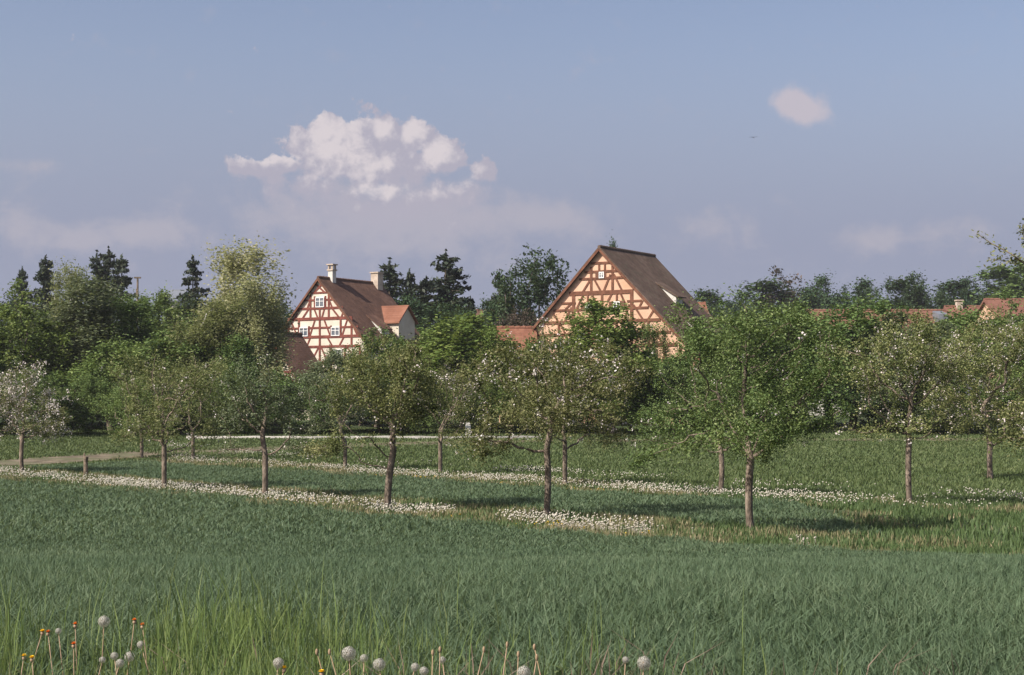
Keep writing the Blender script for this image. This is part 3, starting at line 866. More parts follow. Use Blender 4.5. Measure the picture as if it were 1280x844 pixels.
# distant wood at right
wood = [(846, 378, 40, 'dark', 'small wood tree touching the right roof edge of the barn'), (868, 366, 44, 'dark', 'low round wood tree right of the barn roof'),
        (893, 364, 46, 'dark', 'wood tree behind the bare shoots of the nearest apple tree'), (930, 366, 56, 'dark', 'low wood tree left of the dark copper tree'),
        (984, 339, 66, 'purple', 'dark copper coloured tree, tallest of the left wood'), (960, 352, 60, 'dark', 'green wood tree on the left flank of the copper tree'),
        (1031, 347, 62, 'dark', 'rounded green wood tree right of the copper tree'), (1058, 362, 40, 'dark', 'low wood tree between the rounded tree and the thin one'),
        (1074, 350, 30, 'dark', 'thin feathery wood tree standing clear of its neighbours'), (1092, 361, 42, 'dark', 'dark wood tree right of the thin feathery one'),
        (1110, 352, 44, 'dark', 'ragged wood tree above the middle of the orange roof'), (1131, 350, 48, 'dark', 'wood tree left of the leaning top'),
        (1147, 344, 44, 'dark', 'wood tree with the leaning top before the sky gap'), (1172, 366, 40, 'dark', 'low wood tree in the sky gap'),
        (1192, 352, 48, 'dark', 'wood tree right of the sky gap'), (1215, 350, 52, 'dark', 'wood tree above the grey dormer'),
        (1240, 345, 56, 'dark', 'wood tree left of the fresh green hillside tree'), (1262, 334, 70, 'broad', 'tall fresh green wood tree near the right edge'),
        (1290, 330, 80, 'broad', 'tallest green wood tree at the right edge'), (1335, 335, 80, 'dark', 'wood tree past the right edge')]
for i, (px, top, w_, m_, lab) in enumerate(wood):
    bg(['broad', 'round', 'poplar'][i % 3] if w_ > 32 else 'poplar', i % 3, m_, px, top, w_*1.5, 255+(i*37 % 40), lab, GW, name='wood_tree')
for i in range(26):
    px = 850 + i*20
    bg('shrub', i % 3, 'dark', px, 376 + (i*7 % 9), 44, 250+(i*29 % 30), 'low dark bush at the foot of the distant wood', 'bushes at the foot of the distant wood', name='wood_bush')
for i, (px, top, w_) in enumerate([(-20, 368, 80), (20, 374, 70), (95, 376, 80), (180, 378, 70), (270, 378, 70), (360, 385, 70), (440, 392, 70), (590, 386, 50), (605, 392, 60), (690, 385, 60)]):
    bg('broad', i % 3, 'dark', px, top, w_*1.2, 215, 'far dark tree ' + ['past the left frame edge', 'under the small spruce top', 'between the dense spruce and the ragged clump', 'beneath the mast', 'left of the weeping birch crown', 'behind the left verge of the left house', 'behind the left house roof', 'under the tiny spruce tip', 'left of the brownish bush', 'behind the left slope of the barn'][i], 'far dark trees on the skyline')

# ------------------------------------------------------------------ houses
def obj_window(parent, x, z, w, h, y=-.06, shutters=False, name='window'):
    f = MB(); t = .07
    f.box(x-w/2, x-w/2+t, y-.05, y+.04, z-h/2, z+h/2); f.box(x+w/2-t, x+w/2, y-.05, y+.04, z-h/2, z+h/2)
    f.box(x-w/2+t, x+w/2-t, y-.05, y+.04, z-h/2, z-h/2+t); f.box(x-w/2+t, x+w/2-t, y-.05, y+.04, z+h/2-t, z+h/2)
    f.box(x-.035, x+.035, y-.045, y+.03, z-h/2+t, z+h/2-t)
    f.box(x-w/2+t, x-.035, y-.042, y+.03, z+h*.08, z+h*.08+.05); f.box(x+.035, x+w/2-t, y-.042, y+.03, z+h*.08, z+h*.08+.05)
    o = f.build(name, M['frame'], parent)
    p = MB(); p.box(x-w/2+.02, x+w/2-.02, y-.01, y+.012, z-h/2+.02, z+h/2-.02); p.build('pane', M['glass'], o)
    if shutters:
        for s in (-1, 1):
            if shutters == 'left' and s > 0: continue
            b = MB(); xa = x+s*(w/2+.03); xb = x+s*(w/2+.03+w*.62)
            b.box(min(xa, xb), max(xa, xb), y-.03, y+.03, z-h/2, z+h/2); b.build('shutter', M['shutter'], parent)
    return o

def gable_house(name, label, loc, rz, hw, L, ze, zr, wall, roof, over=.35, verge=.25, cat='house', group=None, ridge=True):
    """gable front at y=0 facing -y, ridge along +y; heights above loc"""
    t = empty(name, loc, rz, label, cat, group)
    b = MB(); b.prism([(-hw, -.4), (hw, -.4), (hw, ze), (0, zr), (-hw, ze)], 'y', 0, L); b.build('wall', M[wall], t)
    m = (zr-ze)/hw; th = .16; off = .03
    b = MB()
    for s in (-1, 1):
        xo = hw+over; zo = zr-m*xo
        poly = [(0, zr+off), (s*xo, zo+off), (s*xo, zo+off+th), (0, zr+off+th*1.35)]
        b.prism(poly if s > 0 else poly[::-1], 'y', -verge, L+verge)
    ro = b.build('roof', M[roof], t)
    if ridge:
        r = MB(); n = max(4, int((L+2*verge)/.4)); st = (L+2*verge)/n
        for k in range(n):
            r.tube([(0, -verge+k*st, zr+.19), (0, -verge+(k+1)*st+.03, zr+.215)], [.13, .15], 8)
        r.build('ridge_tiles', M[roof], ro)
    return t, m

ROT = -R(32)
def frame_timbers(t, mat, conv, hor, ver, dia, wth, y0=-.055, y1=.02):
    b = MB(); 
    for k, (ya, xa, xb, f) in enumerate(hor): b.beam(conv(xa, ya), conv(xb, ya), wth*f, y0, y1)
    for (xa, ya, yb, f) in ver: b.beam(conv(xa, ya), conv(xa, yb), wth*f, y0+.004, y1-.004)
    for k, (xa, ya, xb, yb) in enumerate(dia): b.beam(conv(xa, ya), conv(xb, yb), wth*.8, y0+.008+.0007*k, y1-.008)
    return b.build('timber_frame', M[mat], t)

# left house
d = 143.; sL = F/d
xL = wx(399.4, d); zg = g1(xL, d)
zr = wz(347.6, d)-zg-.15; ze = wz(424, d)-zg; hw = 4.95
left, mL = gable_house('half_timbered_house', 'cream half-timbered house with red beams, brown tiled roof and two chimneys', (xL, d, zg), ROT, hw, 8.9, ze, zr, 'plaster', 'tile_brown')
z_top = zr
def cL(x, y): return ((x-295)*.0217*(1.0 if x < 295 else .98), z_top+.1-(y-245)*.0169)
hor = [(320, 250, 342, .8), (358, 216, 272, .8), (358, 326, 376, .8), (402, 176, 420, 1), (457, 128, 468, 1.3), (505, 90, 190, .8), (505, 240, 358, .8), (505, 405, 500, .8), (553, 76, 518, 1.2), (605, 80, 512, 1), (690, 80, 512, 1.2), (760, 80, 512, 1), (830, 80, 512, 1)]
ver = [(248, 325, 457, 1), (345, 325, 457, 1), (270, 338, 402, .8), (327, 338, 402, .8), (297, 402, 457, .9), (130, 470, 553, 1), (187, 457, 553, 1), (240, 495, 553, .8), (297, 457, 605, 1), (357, 495, 553, .8), (408, 457, 553, 1), (465, 457, 605, 1)]
ver += [(x, 605, 860, 1) for x in (84, 160, 240, 297, 357, 430, 508)]
dia = [(266, 318, 309, 276), (322, 318, 279, 276), (246, 360, 232, 398), (347, 360, 362, 398), (190, 405, 165, 452), (238, 405, 206, 452), (268, 406, 286, 452), (322, 406, 308, 452), (362, 405, 398, 452), (424, 418, 412, 452),
       (143, 462, 178, 548), (100, 510, 118, 548), (272, 462, 244, 550), (320, 462, 352, 548), (444, 462, 416, 548), (472, 500, 494, 548), (230, 600, 246, 558), (338, 558, 362, 600), (424, 558, 402, 600), (120, 600, 140, 558),
       (100, 610, 150, 688), (250, 688, 290, 610), (340, 688, 305, 610), (440, 610, 500, 688)]
frame_timbers(left, 'timber_red', cL, hor, ver, dia, .20)
obj_window(left, *cL(299, 371), .98, .88)
obj_window(left, *cL(214, 525), .96, .80)
obj_window(left, *cL(382, 527), .96, .80)
obj_window(left, *cL(200, 650), .9, 1.0); obj_window(left, *cL(395, 650), .9, 1.0)
b = MB()   # verge boards
for s in (-1, 1):
    b.beam((0, zr+.0), (s*(hw+.3), zr-mL*(hw+.3)), .13, -.31, -.262)
b.build('verge_board', M['timber_brown'], left)
# chimneys
def chimney(t, x, y, z0, z1, w, mat, cap=True):
    b = MB(); b.box(x-w/2, x+w/2, y-w/2, y+w/2, z0, z1); c = b.build('chimney', M[mat], t)
    k = MB(); k.box(x-w/2-.08, x+w/2+.08, y-w/2-.08, y+w/2+.08, z1, z1+.12)
    if cap:
        for sx in (-1, 1):
            for sy in (-1, 1):
                k.box(x+sx*w*.38-.07, x+sx*w*.38+.07, y+sy*w*.38-.07, y+sy*w*.38+.07, z1+.12, z1+.5)
        k.box(x-w/2-.12, x+w/2+.12, y-w/2-.12, y+w/2+.12, z1+.5, z1+.6)
    k.build('chimney_cap', M['brick'], c)
    return c
chimney(left, .15, 1.6, zr-.8, zr+.9, .52, 'white')
chimney(left, .25, 8.2, zr-1.3, zr+1.1, .82, 'brick', cap=False)
# cross dormer with its own ridge
def cross_dormer(t, m, zr, x_front, yc, hwd, z_ridge, z_eave, wall, roof):
    b = MB(); x_in = (zr-z_ridge)/m-.05
    zb = zr-m*x_front-.1
    b.prism([(yc-hwd, zb-1.0), (yc+hwd, zb-1.0), (yc+hwd, z_eave), (yc, z_ridge), (yc-hwd, z_eave)], 'x', (zr-z_eave)/m-.5, x_front)
    w = b.build('dormer', M[wall], t)
    r = MB(); md = (z_ridge-z_eave)/hwd; o = .25
    for s in (-1, 1):
        ye = yc+s*(hwd+o); z2 = z_ridge-md*(hwd+o)
        x0 = x_in; x1 = (zr-z2)/m-.12; xf = x_front+.25
        lo = [(x0, yc, z_ridge+.03), (xf, yc, z_ridge+.03), (xf, ye, z2+.03), (x1, ye, z2+.03)]
        hi = [(p[0], p[1], p[2]+.14) for p in lo]
        r.add(lo+hi, [(0, 1, 2, 3), (7, 6, 5, 4), (0, 4, 5, 1), (1, 5, 6, 2), (2, 6, 7, 3), (3, 7, 4, 0)])
    r.build('dormer_roof', M[roof], w)
    return w
cross_dormer(left, mL, zr, 5.05, 6.3, 1.25, wz(384, 146)-zg, wz(402, 146)-zg, 'plaster', 'tile_rust')
def shed_dormer(t, m, zr, x0, x1, y0, y1, ztop, wall, roof):
    b = MB()
    zz = lambda x: zr-m*x
    zback = zz(x0)+.2
    b.prism([(x0, zz(x0)-.2), (x1, zz(x1)-.2), (x1, ztop), (x0, zback-.02)], 'y', y0, y1)
    w = b.build('dormer', M[wall], t)
    sl = (zback-ztop)/(x1-x0)
    r = MB(); r.prism([(x0-.1, zback+.1*sl), (x1+.25, ztop-.25*sl), (x1+.25, ztop-.25*sl+.1), (x0-.1, zback+.1*sl+.1)], 'y', y0-.18, y1+.18)
    r.build('dormer_roof', M[roof], w)
shed_dormer(left, mL, zr, 3.2, 4.7, 2.9, 4.1, zr-mL*4.7+.75, 'white', 'tile_brown')

# lower building in front of it
d2 = 134.; x2 = wx(339, d2); z2g = g1(x2, d2)
low, mS = gable_house('half_timbered_annex', 'small lower half-timbered gable with brown roof in front of the left house', (x2, d2, z2g), ROT, 4.3, 3.5, wz(500, d2)-z2g, wz(419, d2)-z2g, 'plaster', 'tile_brown', verge=.4)
zt = wz(419, d2)-z2g
b = MB()
for zz in (1.1, 2.2, 3.1, 3.9):
    hwz = zz/mS
    b.beam((-hwz+.1, zt-zz), (hwz-.1, zt-zz), .2, -.055, .02)
for x in (-3, -2, -1, 0, 1, 2, 3):
    b.beam((x, zt-abs(x)*mS-.2), (x, .2), .18, -.051, .016)
for k, (xa, xb) in enumerate(((-2.9, -2.1), (-1.9, -1.1), (1.1, 1.9), (2.9, 2.1), (.9, .1), (-.9, -.1))):
    b.beam((xa, zt-3.9), (xb, zt-3.1), .15, -.047+k*.0007, .012)
b.build('timber_frame', M['timber_red'], low)

# barn
d = 121.; xB = wx(751, d); zg = g1(xB, d)
zr = wz(309.7, d)-zg-.15; ze = wz(446, d)-zg; hwB = 8.0
barn, mB = gable_house('half_timbered_barn', 'tall peach half-timbered barn with steep weathered brown roof', (xB, d, zg), ROT, hwB, 8.6, ze, zr, 'plaster_peach', 'tile_grey', over=.5, verge=.3, cat='barn')
z_topB = zr
def cB(x, y): return ((x-553)*.0164, z_topB+.1-(y-85)*.01436)
hor = [(162, 500, 606, .9), (207, 468, 640, .9), (243, 440, 672, .9), (318, 385, 722, 1.6), (368, 345, 420, .8), (368, 690, 765, .8), (405, 300, 800, .9), (470, 250, 860, 1.2), (535, 200, 912, 1), (600, 165, 945, 1.3), (680, 60, 1045, 1)]
ver = [(503, 180, 318, 1), (615, 180, 318, 1), (545, 162, 207, .8), (575, 162, 207, .8), (541, 207, 243, .7), (577, 207, 243, .7), (409, 318, 470, 1.4), (714, 318, 470, 1.4), (485, 322, 368, .8), (560, 322, 405, 1), (637, 322, 368, .8), (470, 365, 410, .7), (510, 365, 410, .7), (615, 365, 410, .7), (660, 365, 410, .7)]
ver += [(x, 470, 600, 1) for x in (330, 409, 485, 560, 637, 714, 800)] + [(x, 600, 760, 1.1) for x in (80, 170, 260, 340, 409, 485, 560, 637, 714, 790, 880, 960, 1035)]
dia = [(500, 245, 458, 312), (518, 245, 554, 312), (604, 225, 568, 312), (622, 225, 664, 312), (462, 325, 425, 400), (506, 325, 526, 365), (612, 325, 590, 365), (656, 325, 690, 400), (395, 372, 365, 400),
       (702, 385, 676, 462), (724, 390, 770, 465), (770, 368, 752, 403), (826, 420, 798, 465), (428, 408, 462, 466), (398, 390, 362, 465), (300, 420, 326, 466), (340, 478, 390, 595), (780, 478, 730, 595), (840, 540, 870, 595), (500, 595, 540, 478), (620, 595, 580, 478), (250, 540, 235, 595)]
frame_timbers(barn, 'timber_brown', cB, hor, ver, dia, .19)
obj_window(barn, *cB(559, 226), .44, .48, shutters='left')
obj_window(barn, *cB(490, 388), .56, .58, shutters=True)
obj_window(barn, *cB(638, 388), .56, .58, shutters=True)
obj_window(barn, *cB(450, 540), .6, .7, shutters=True); obj_window(barn, *cB(675, 540), .6, .7, shutters=True)
b = MB()
for s in (-1, 1):
    b.beam((0, zr), (s*(hwB+.45), zr-mB*(hwB+.45)), .16, -.36, -.312)
b.build('verge_board', M['timber_brown'], barn)
shed_dormer(barn, mB, zr, 2.6, 4.2, 4.3, 5.4, zr-mB*4.2+.85, 'white', 'tile_grey')
shed_dormer(barn, mB, zr, 5.2, 6.8, 3.2, 4.6, zr-mB*6.8+.8, 'white', 'tile_grey')

# red roofed shed left of barn
d = 124.; x = wx(636, d); z = g1(x, d)
gable_house('garden_shed', 'rust red roofed shed showing between the trees left of the barn', (x-.7, d, z), -R(88), 2.0, 2.6, wz(442, d)-z, wz(413, d)-z, 'plaster_peach', 'tile_rust', cat='shed')
# long orange roof at right
def side_house(name, label, pxa, pxb, d, yr, ye, depth, wall, roof, cat='house', tilt=0.0):
    xa, xb = wx(pxa, d), wx(pxb, d); z = g1(xa, d)
    return gable_house(name, label, (xa, d+depth/2, z), -R(90)+tilt, depth/2, xb-xa, wz(ye, d-depth/2)-z, wz(yr, d)-z, wall, roof, cat=cat)
h4, m4 = side_house('long_house', 'long low house with orange tiled roof behind the right hand trees', 1018, 1192, 152, 388, 420, 8, 'white', 'tile_orange')
h5, m5 = side_house('orange_roofed_house', 'orange roofed house with a pale chimney right of the long roof', 1197, 1248, 158, 383, 412, 8, 'white', 'tile_orange')
zr5 = wz(383, 158)-g1(wx(1197, 158), 158)
chimney(h5, .2, 1.2, zr5-.7, zr5+.75, .6, 'brick', cap=False)
zr4 = wz(388, 152)-g1(wx(1018, 152), 152)
b = MB(); b.prism([(3.2, zr4-1.0), (1.0, zr4-1.0), (1.0, zr4+.1), (3.2, zr4-.3)], 'y', 12.0, 12.9); b.build('metal_dormer', M['metal'], h4)
chimney(h4, .2, 4.8, zr4-.6, zr4+.35, .5, 'brick', cap=False)
h6, m6 = side_house('white_gabled_house', 'house with orange roof and white gable edge at the right border', 1250, 1340, 140, 374, 402, 8, 'plaster_peach', 'tile_orange', tilt=R(4))
# small roofs far behind
side_house('brown_roofed_house', 'distant house with dark brown roof in the gap between the two big houses', 594, 618, 190, 388, 402, 7, 'white', 'tile_brown')
side_house('rusty_roofed_house', 'distant small house with rusty roof just right of the barn roof', 866, 884, 160, 379, 394, 7, 'white', 'tile_rust')
side_house('pale_roofed_house', 'distant pale roofed house tip behind the left trees right of the mast', 208, 224, 200, 363, 374, 7, 'white', 'metal')

# ------------------------------------------------------------------ small things
# mast
d = 170; x = wx(172, d); z = g1(x, d); H = wz(347, d)-z
mast = empty('mast', (x, d, z), 0, 'thin brown mast rising above the left trees', 'mast')
b = MB(); b.tube([(0, 0, 0), (0, 0, H)], [.16, .10], 8); b.build('pole', M['wood'], mast)
b = MB(); b.box(-.35, .35, -.12, .12, H-.1, H+.06); b.box(-.12, .12, -.25, -.1, H-2.2, H-1.2); b.build('cross_arm', M['wood'], mast)
# weathered post / stump in the near row
d = 61.; x = wx(107, d); z = g1(x, d)
st = empty('wooden_post', (x, d, z), 0, 'weathered wooden post with a stub branch standing in the near row', 'post')
b = MB(); b.tube([(0, 0, -.1), (.01, 0, .25), (0, .01, .6), (.02, 0, .82)], [.10, .085, .08, .095], 9); b.build('post_shaft', M['wood'], st)
b = MB(); b.tube([(.02, 0, .6), (-.06, .03, .85), (-.05, .03, .96)], [.04, .035, .02], 6); b.build('stub_branch', M['wood'], st)
# white marker post by the path
d = 101.; x = wx(585, d); z = g1(x, d)
mk = empty('marker_post', (x, d, z), 0, 'short white marker post at the hedge in the middle of the picture', 'post')
b = MB(); b.prism([(-.16, -.1), (.16, -.1), (.16, .78), (.07, .9), (-.16, .9)], 'y', -.1, .1); b.build('post_shaft', M['white'], mk)
b = MB(); b.box(-.165, .165, -.106, .106, .55, .68); b.build('dark_band', M['metal'], mk)
# white painted trunk on the right: a young tree with limed stem
t = orchard_tree(1037, 543, 470, 60, 1.1, 'young tree with short white limed trunk at the back of the meadow', 'broad', 0, 171, nleaf=3000, rb=.13)
for c in t.children:
    if c.name.startswith('trunk'): c.data.materials[0] = M['bark_birch']
# bench rail by the path under the straight apple tree
# bird
d = 90.; x = wx(942, d); z = wz(172, d)
bird = empty('bird', (x, d, z), .2, 'tiny dark bird gliding in the empty sky at right', 'bird')
b = MB(); b.tube([(-.04, -.14, 0), (-.02, -.08, 0), (0, 0, .0), (.02, .08, 0), (.03, .16, 0)], [.008, .03, .04, .025, .01], 8)
body = b.build('body', M['bird'], bird, True)
for s in (-1, 1):
    b = MB()
    P = [(s*.03, .01, .02), (s*.16, .0, .05 if s < 0 else .07), (s*.34, .05, .0 if s < 0 else .09)]
    ch = [.10, .085, .015]
    top = []; 
    for p, c in zip(P, ch): top += [(p[0], p[1]-c/2, p[2]), (p[0], p[1]+c/2, p[2])]
    bot = [(a, bb, c-.012) for a, bb, c in top]
    b.add(top+bot, [(0, 1, 3, 2), (2, 3, 5, 4), (6, 8, 9, 7), (8, 10, 11, 9), (0, 2, 8, 6), (2, 4, 10, 8), (1, 7, 9, 3), (3, 9, 11, 5), (4, 5, 11, 10), (0, 6, 7, 1)])
    b.build('wing', M['bird'], bird)
bird.scale = (.72, .72, .72)

# ------------------------------------------------------------------ dandelions
def clock_head(r=.028, n=190, seed=3):
    """globe of down: radial spokes ending in small parasols"""
    g = np.random.default_rng(seed)
    def fib(m):
        i = np.arange(m)+.5; ph = np.arccos(1-2*i/m); th = np.pi*(1+5**.5)*i
        return np.stack([np.cos(th)*np.sin(ph), np.sin(th)*np.sin(ph), np.cos(ph)], -1)
    v = np.concatenate([fib(n), fib(n//2)[:, [1, 2, 0]]]); n1 = n; n = len(v)
    v += g.normal(size=v.shape)*.03; v /= np.linalg.norm(v, axis=1)[:, None]
    C = v*r*np.where(np.arange(n) < n1, g.uniform(.96, 1.06, n), g.uniform(.74, .86, n))[:, None]
    a = np.cross(v, [.3, .5, .8]); a /= np.linalg.norm(a, axis=1)[:, None]; b = np.cross(v, a)
    l = r*.125
    V = np.stack([C-a*l, C+b*l, C+a*l, C-b*l], 1).reshape(-1, 3)
    q = np.arange(4*n).reshape(n, 4)
    w = r*.012
    V2 = np.stack([v*r*.15-a*w, v*r*.15+a*w, C], 1).reshape(-1, 3)
    t = len(V) + np.arange(3*n).reshape(n, 3)
    return np_mesh('seed_head', np.concatenate([V, V2]), quads=q, tris=t, mat=M['clock'], rnd_q=g.uniform(.2, 1, n), rnd_t=g.uniform(0, .4, n))
HEAD = clock_head()
cm = MB(); cm.ball((0, 0, 0), .0075, .0075, 10, 6); CORE = cm.mesh('seed_core', M['stem'], True)
def place_flower(px, py, d, kind, label, group, size=1.0):
    x = wx(px, d); zt = wz(py, d); zg = g1(x, d); h = max(.1, zt-zg)
    cat = 'flower'
    t = empty({'clock': 'dandelion_clock', 'yellow': 'dandelion', 'orange': 'hawkweed', 'bare': 'spent_dandelion'}[kind], (x, d, zg), 0, label, cat, group)
    g = random.Random(int(px*7+py))
    lx, ly = g.uniform(-.11, .11), g.uniform(-.08, .08)
    b = MB(); b.tube([(-lx, -ly, -.02), (-lx*.5, -ly*.5, h*.4), (0, 0, h)], [.0026, .0021, .0018], 6); b.build('stem', M['stem'], t, True)
    if kind == 'clock':
        o = link('seed_head', HEAD, t); o.location = (0, 0, h); o.scale = (size*.9,)*3
        c = link('seed_core', CORE, o)
    elif kind == 'bare':
        b = MB(); b.ball((0, 0, h), .0055, .012, 8, 5); b.build('receptacle', M['stem'], t, True)
    else:
        b = MB(); m = 14
        for k in range(m):
            for rr, zz, ww in ((.021*size, .006, .004), (.013*size, .011, .004)):
                a = 2*math.pi*(k+.5*(rr < .015))/m
                ca, sa = math.cos(a), math.sin(a)
                b.add([(0, 0, h), (ca*rr*.6-sa*ww, sa*rr*.6+ca*ww, h+zz*.7), (ca*rr, sa*rr, h+zz), (ca*rr*.6+sa*ww, sa*rr*.6-ca*ww, h+zz*.7)], [(0, 1, 2, 3)])
        b.build('petals', M['yellow' if kind == 'yellow' else 'orange'], t)
        b = MB(); b.ball((0, 0, h-.006), .008, .009, 8, 5); b.build('bud', M['stem'], t, True)
    return t
GF = 'dandelion clocks in the near verge'
for px, py, d, s, lab in [
    (130, 777, 6.6, .95, 'white dandelion clock standing highest above the left verge'), (436, 817, 5.4, .95, 'largest white dandelion clock at the bottom just left of centre'),
    (474, 831, 5.4, .85, 'white dandelion clock right of the largest one'), (455, 823, 5.9, .6, 'half size dandelion clock between two bigger ones at the bottom'),
    (805, 829, 5.5, .95, 'lone round dandelion clock at the bottom right of centre'), (655, 841, 5.3, .9, 'dandelion clock cut by the bottom edge beside bare stems'),
    (348, 829, 5.5, .75, 'dandelion clock beside a yellow flower at the bottom'), (162, 821, 6.0, .75, 'brightest clock of the cluster at the bottom left'),
    (150, 829, 5.9, .62, 'clock in front of the cluster at the bottom left'), (143, 820, 6.3, .6, 'clock at the back of the cluster at the bottom left'),
    (128, 825, 6.1, .5, 'smallest clock on the left side of the bottom left cluster'), (176, 806, 6.3, .6, 'small clock above the bottom left cluster'),
    (73, 789, 6.6, .5, 'small clock between orange flowers at the left'), (530, 839, 5.4, .6, 'clock at the bottom edge below the centre'),
    (553, 825, 5.8, .5, 'tattered small clock left of the bare stems'), (782, 825, 5.8, .5, 'tattered small clock just left of the lone round one'), (519, 834, 5.6, .6, 'clock touching the one at the bottom edge below the centre')]:
    place_flower(px, py, d, 'clock', lab, GF, s)
for px, py, d, lab in [(355, 836, 5.5, 'yellow dandelion flower beside a clock at the bottom'), (53, 790, 6.5, 'yellow flower next to an orange one at the left'), (40, 823, 6.0, 'small yellow flower low at the left edge'), (30, 821, 6.1, 'yellow flower closest to the left edge'), (402, 841, 5.4, 'yellow flower at the bottom edge left of the largest clock')]:
    place_flower(px, py, d, 'yellow', lab, 'yellow dandelions in the near verge', .6)
for px, py, d, lab in [(60, 791, 6.5, 'orange flower next to a yellow one at the left'), (94, 781, 6.6, 'orange flower highest at the left'), (92, 806, 6.2, 'orange flower lowest at the left'), (178, 782, 6.6, 'orange red flower right of the highest clock'), (168, 776, 6.7, 'dull orange flower just right of the highest clock')]:
    place_flower(px, py, d, 'orange', lab, 'orange hawkweed in the near verge', .55)
for px, py, d, lab in [(605, 812, 5.5, 'pinkish bare dandelion stalk, leftmost of the bare stalks'), (634, 806, 5.6, 'tallest pale bare dandelion stalk'), (648, 818, 5.4, 'straight pinkish bare stalk beside the cut clock'), (668, 809, 5.5, 'bare stalk with a ragged head right of the tallest'), (671, 822, 5.3, 'leaning bare stalk, rightmost of the group'), (541, 816, 5.6, 'bare stalk near the tattered small clock'), (550, 812, 5.7, 'second bare stalk near the tattered small clock'), (412, 815, 5.6, 'brown bare stalk left of the largest clock'), (396, 815, 5.6, 'thin bare stalk at the foot of the tall grass')]:
    place_flower(px, py, d, 'bare', lab, 'spent dandelion stalks in the near verge')

# clocks in the two strips: the nearest ones each an object, the rest one drift
def clock_points():
    out = []
    x1, y1 = strip_points(14000, 24.2, 26.7, 10, 66)
    n1 = vnoise(x1, y1, .35, 4.)*.6 + vnoise(x1, y1, 1.3, 7.)*.5
    px = CX+F*x1/y1
    lim = .10 - .5*np.exp(-((px-590)/40)**2) - .75*sstep(800, 840, px) + .45*np.exp(-((px-1000)/18)**2) - .55*sstep(40, -30, px)*.5
    qq = Q(x1, y1)
    lim = lim + .25*np.sin((qq-24.2)/2.5*np.pi) - .16
    k = n1 + .12 + lim > rg.uniform(-.15, .55, len(x1))
    out.append((x1[k], y1[k]))
    x2, y2 = strip_points(13000, 35.8, 38.7, 8, 74)
    n2 = vnoise(x2, y2, .3, 14.)*.6 + vnoise(x2, y2, 1.1, 17.)*.5
    px = CX+F*x2/y2
    lim = -.35*sstep(1060, 1100, px) - .35*sstep(430, 380, px)
    k = n2 + .22 + lim > rg.uniform(-.15, .55, len(x2))
    out.append((x2[k], y2[k]))
    x3, y3 = strip_points(4000, 41.5, 43.5, 14, 80)
    n3 = vnoise(x3, y3, .3, 24.)
    k = n3 > rg.uniform(-.05, .8, len(x3)); out.append((x3[k], y3[k]))
    # loose ones round the right hand trunk
    xr = rg.uniform(8, 16, 420); yr = rg.uniform(44, 50, 420)
    k = vnoise(xr, yr, .5, 33.) > rg.uniform(-.1, .6, 420); out.append((xr[k], yr[k]))
    x = np.concatenate([o[0] for o in out]); y = np.concatenate([o[1] for o in out])
    k = (np.abs(x) < .42*y) & (track_dist(x, y) > 2.5)
    return x[k], y[k]
cx, cy = clock_points()
ch = rg.uniform(.09, .27, len(cx)); cr = rg.uniform(.018, .030, len(cx))
order = np.argsort(cy + 1e3*(np.abs(cx) > .325*cy))
octv = np.array([(1, 0, 0), (-1, 0, 0), (0, 1, 0), (0, -1, 0), (0, 0, 1), (0, 0, -1)], float)
octf = np.array([(0, 2, 4), (2, 1, 4), (1, 3, 4), (3, 0, 4), (2, 0, 5), (1, 2, 5), (3, 1, 5), (0, 3, 5)])
near_i, rest = order[:260], order[260:]
C = np.stack([cx[rest], cy[rest], gz(cx[rest], cy[rest])+ch[rest]], -1)
V = (C[:, None] + octv[None]*cr[rest][:, None, None]).reshape(-1, 3)
T = (np.arange(len(C))[:, None, None]*6 + octf[None]).reshape(-1, 3)
o = link('dandelion_drift', np_mesh('dandelion_drift', V, tris=T, mat=M['clock_strip'], rnd_t=np.repeat(rg.uniform(.1, 1, len(C)), 8)))
tag(o, 'drift of countless white dandelion clocks in the strips under the orchard rows', 'flowers', kind='stuff')
mb = MB(); mb.ball((0, 0, .33), .024, .024, 8, 5); mb.tube([(0, 0, 0), (.004, 0, .16), (0, 0, .31)], [.003]*3, 5)
sm = mb.mesh('strip_dandelion', M['clock_strip'], True)
for i in near_i:
    o = link('dandelion_clock', sm); o.location = (cx[i], cy[i], g1(cx[i], cy[i])-.01); o.scale = (1, 1, ch[i]/.33)
    tag(o, 'small white dandelion clock at the near end of the strips under the orchard rows', 'flower', 'dandelion clocks at the near end of the orchard strips')
# yellow dandelions still in flower among them
x, y = strip_points(900, 24.0, 25.6, 10, 50); k = vnoise(x, y, .4, 44.) > .05; x, y = x[k], y[k]
xb, yb = strip_points(900, 35.0, 36.4, 10, 50); k = vnoise(xb, yb, .4, 45.) > .05
x = np.concatenate([x, xb[k]]); y = np.concatenate([y, yb[k]])
k = x < 3.5; x, y = x[k], y[k]
n = min(110, len(x)); sel = rg.permutation(len(x))[:n]
mb = MB(); mb.ball((0, 0, .2), .022, .010, 8, 4); mb.tube([(0, 0, 0), (0, 0, .2)], [.003]*2, 5); ym = mb.mesh('strip_yellow', M['yellow'], True)
for i in sel:
    o = link('dandelion', ym); o.location = (x[i], y[i], g1(x[i], y[i])); o.scale = (1.0, 1.0, rg.uniform(.45, .85))
    tag(o, 'yellow dandelion in flower low in the orchard strips', 'flower', 'yellow dandelions in the orchard strips')

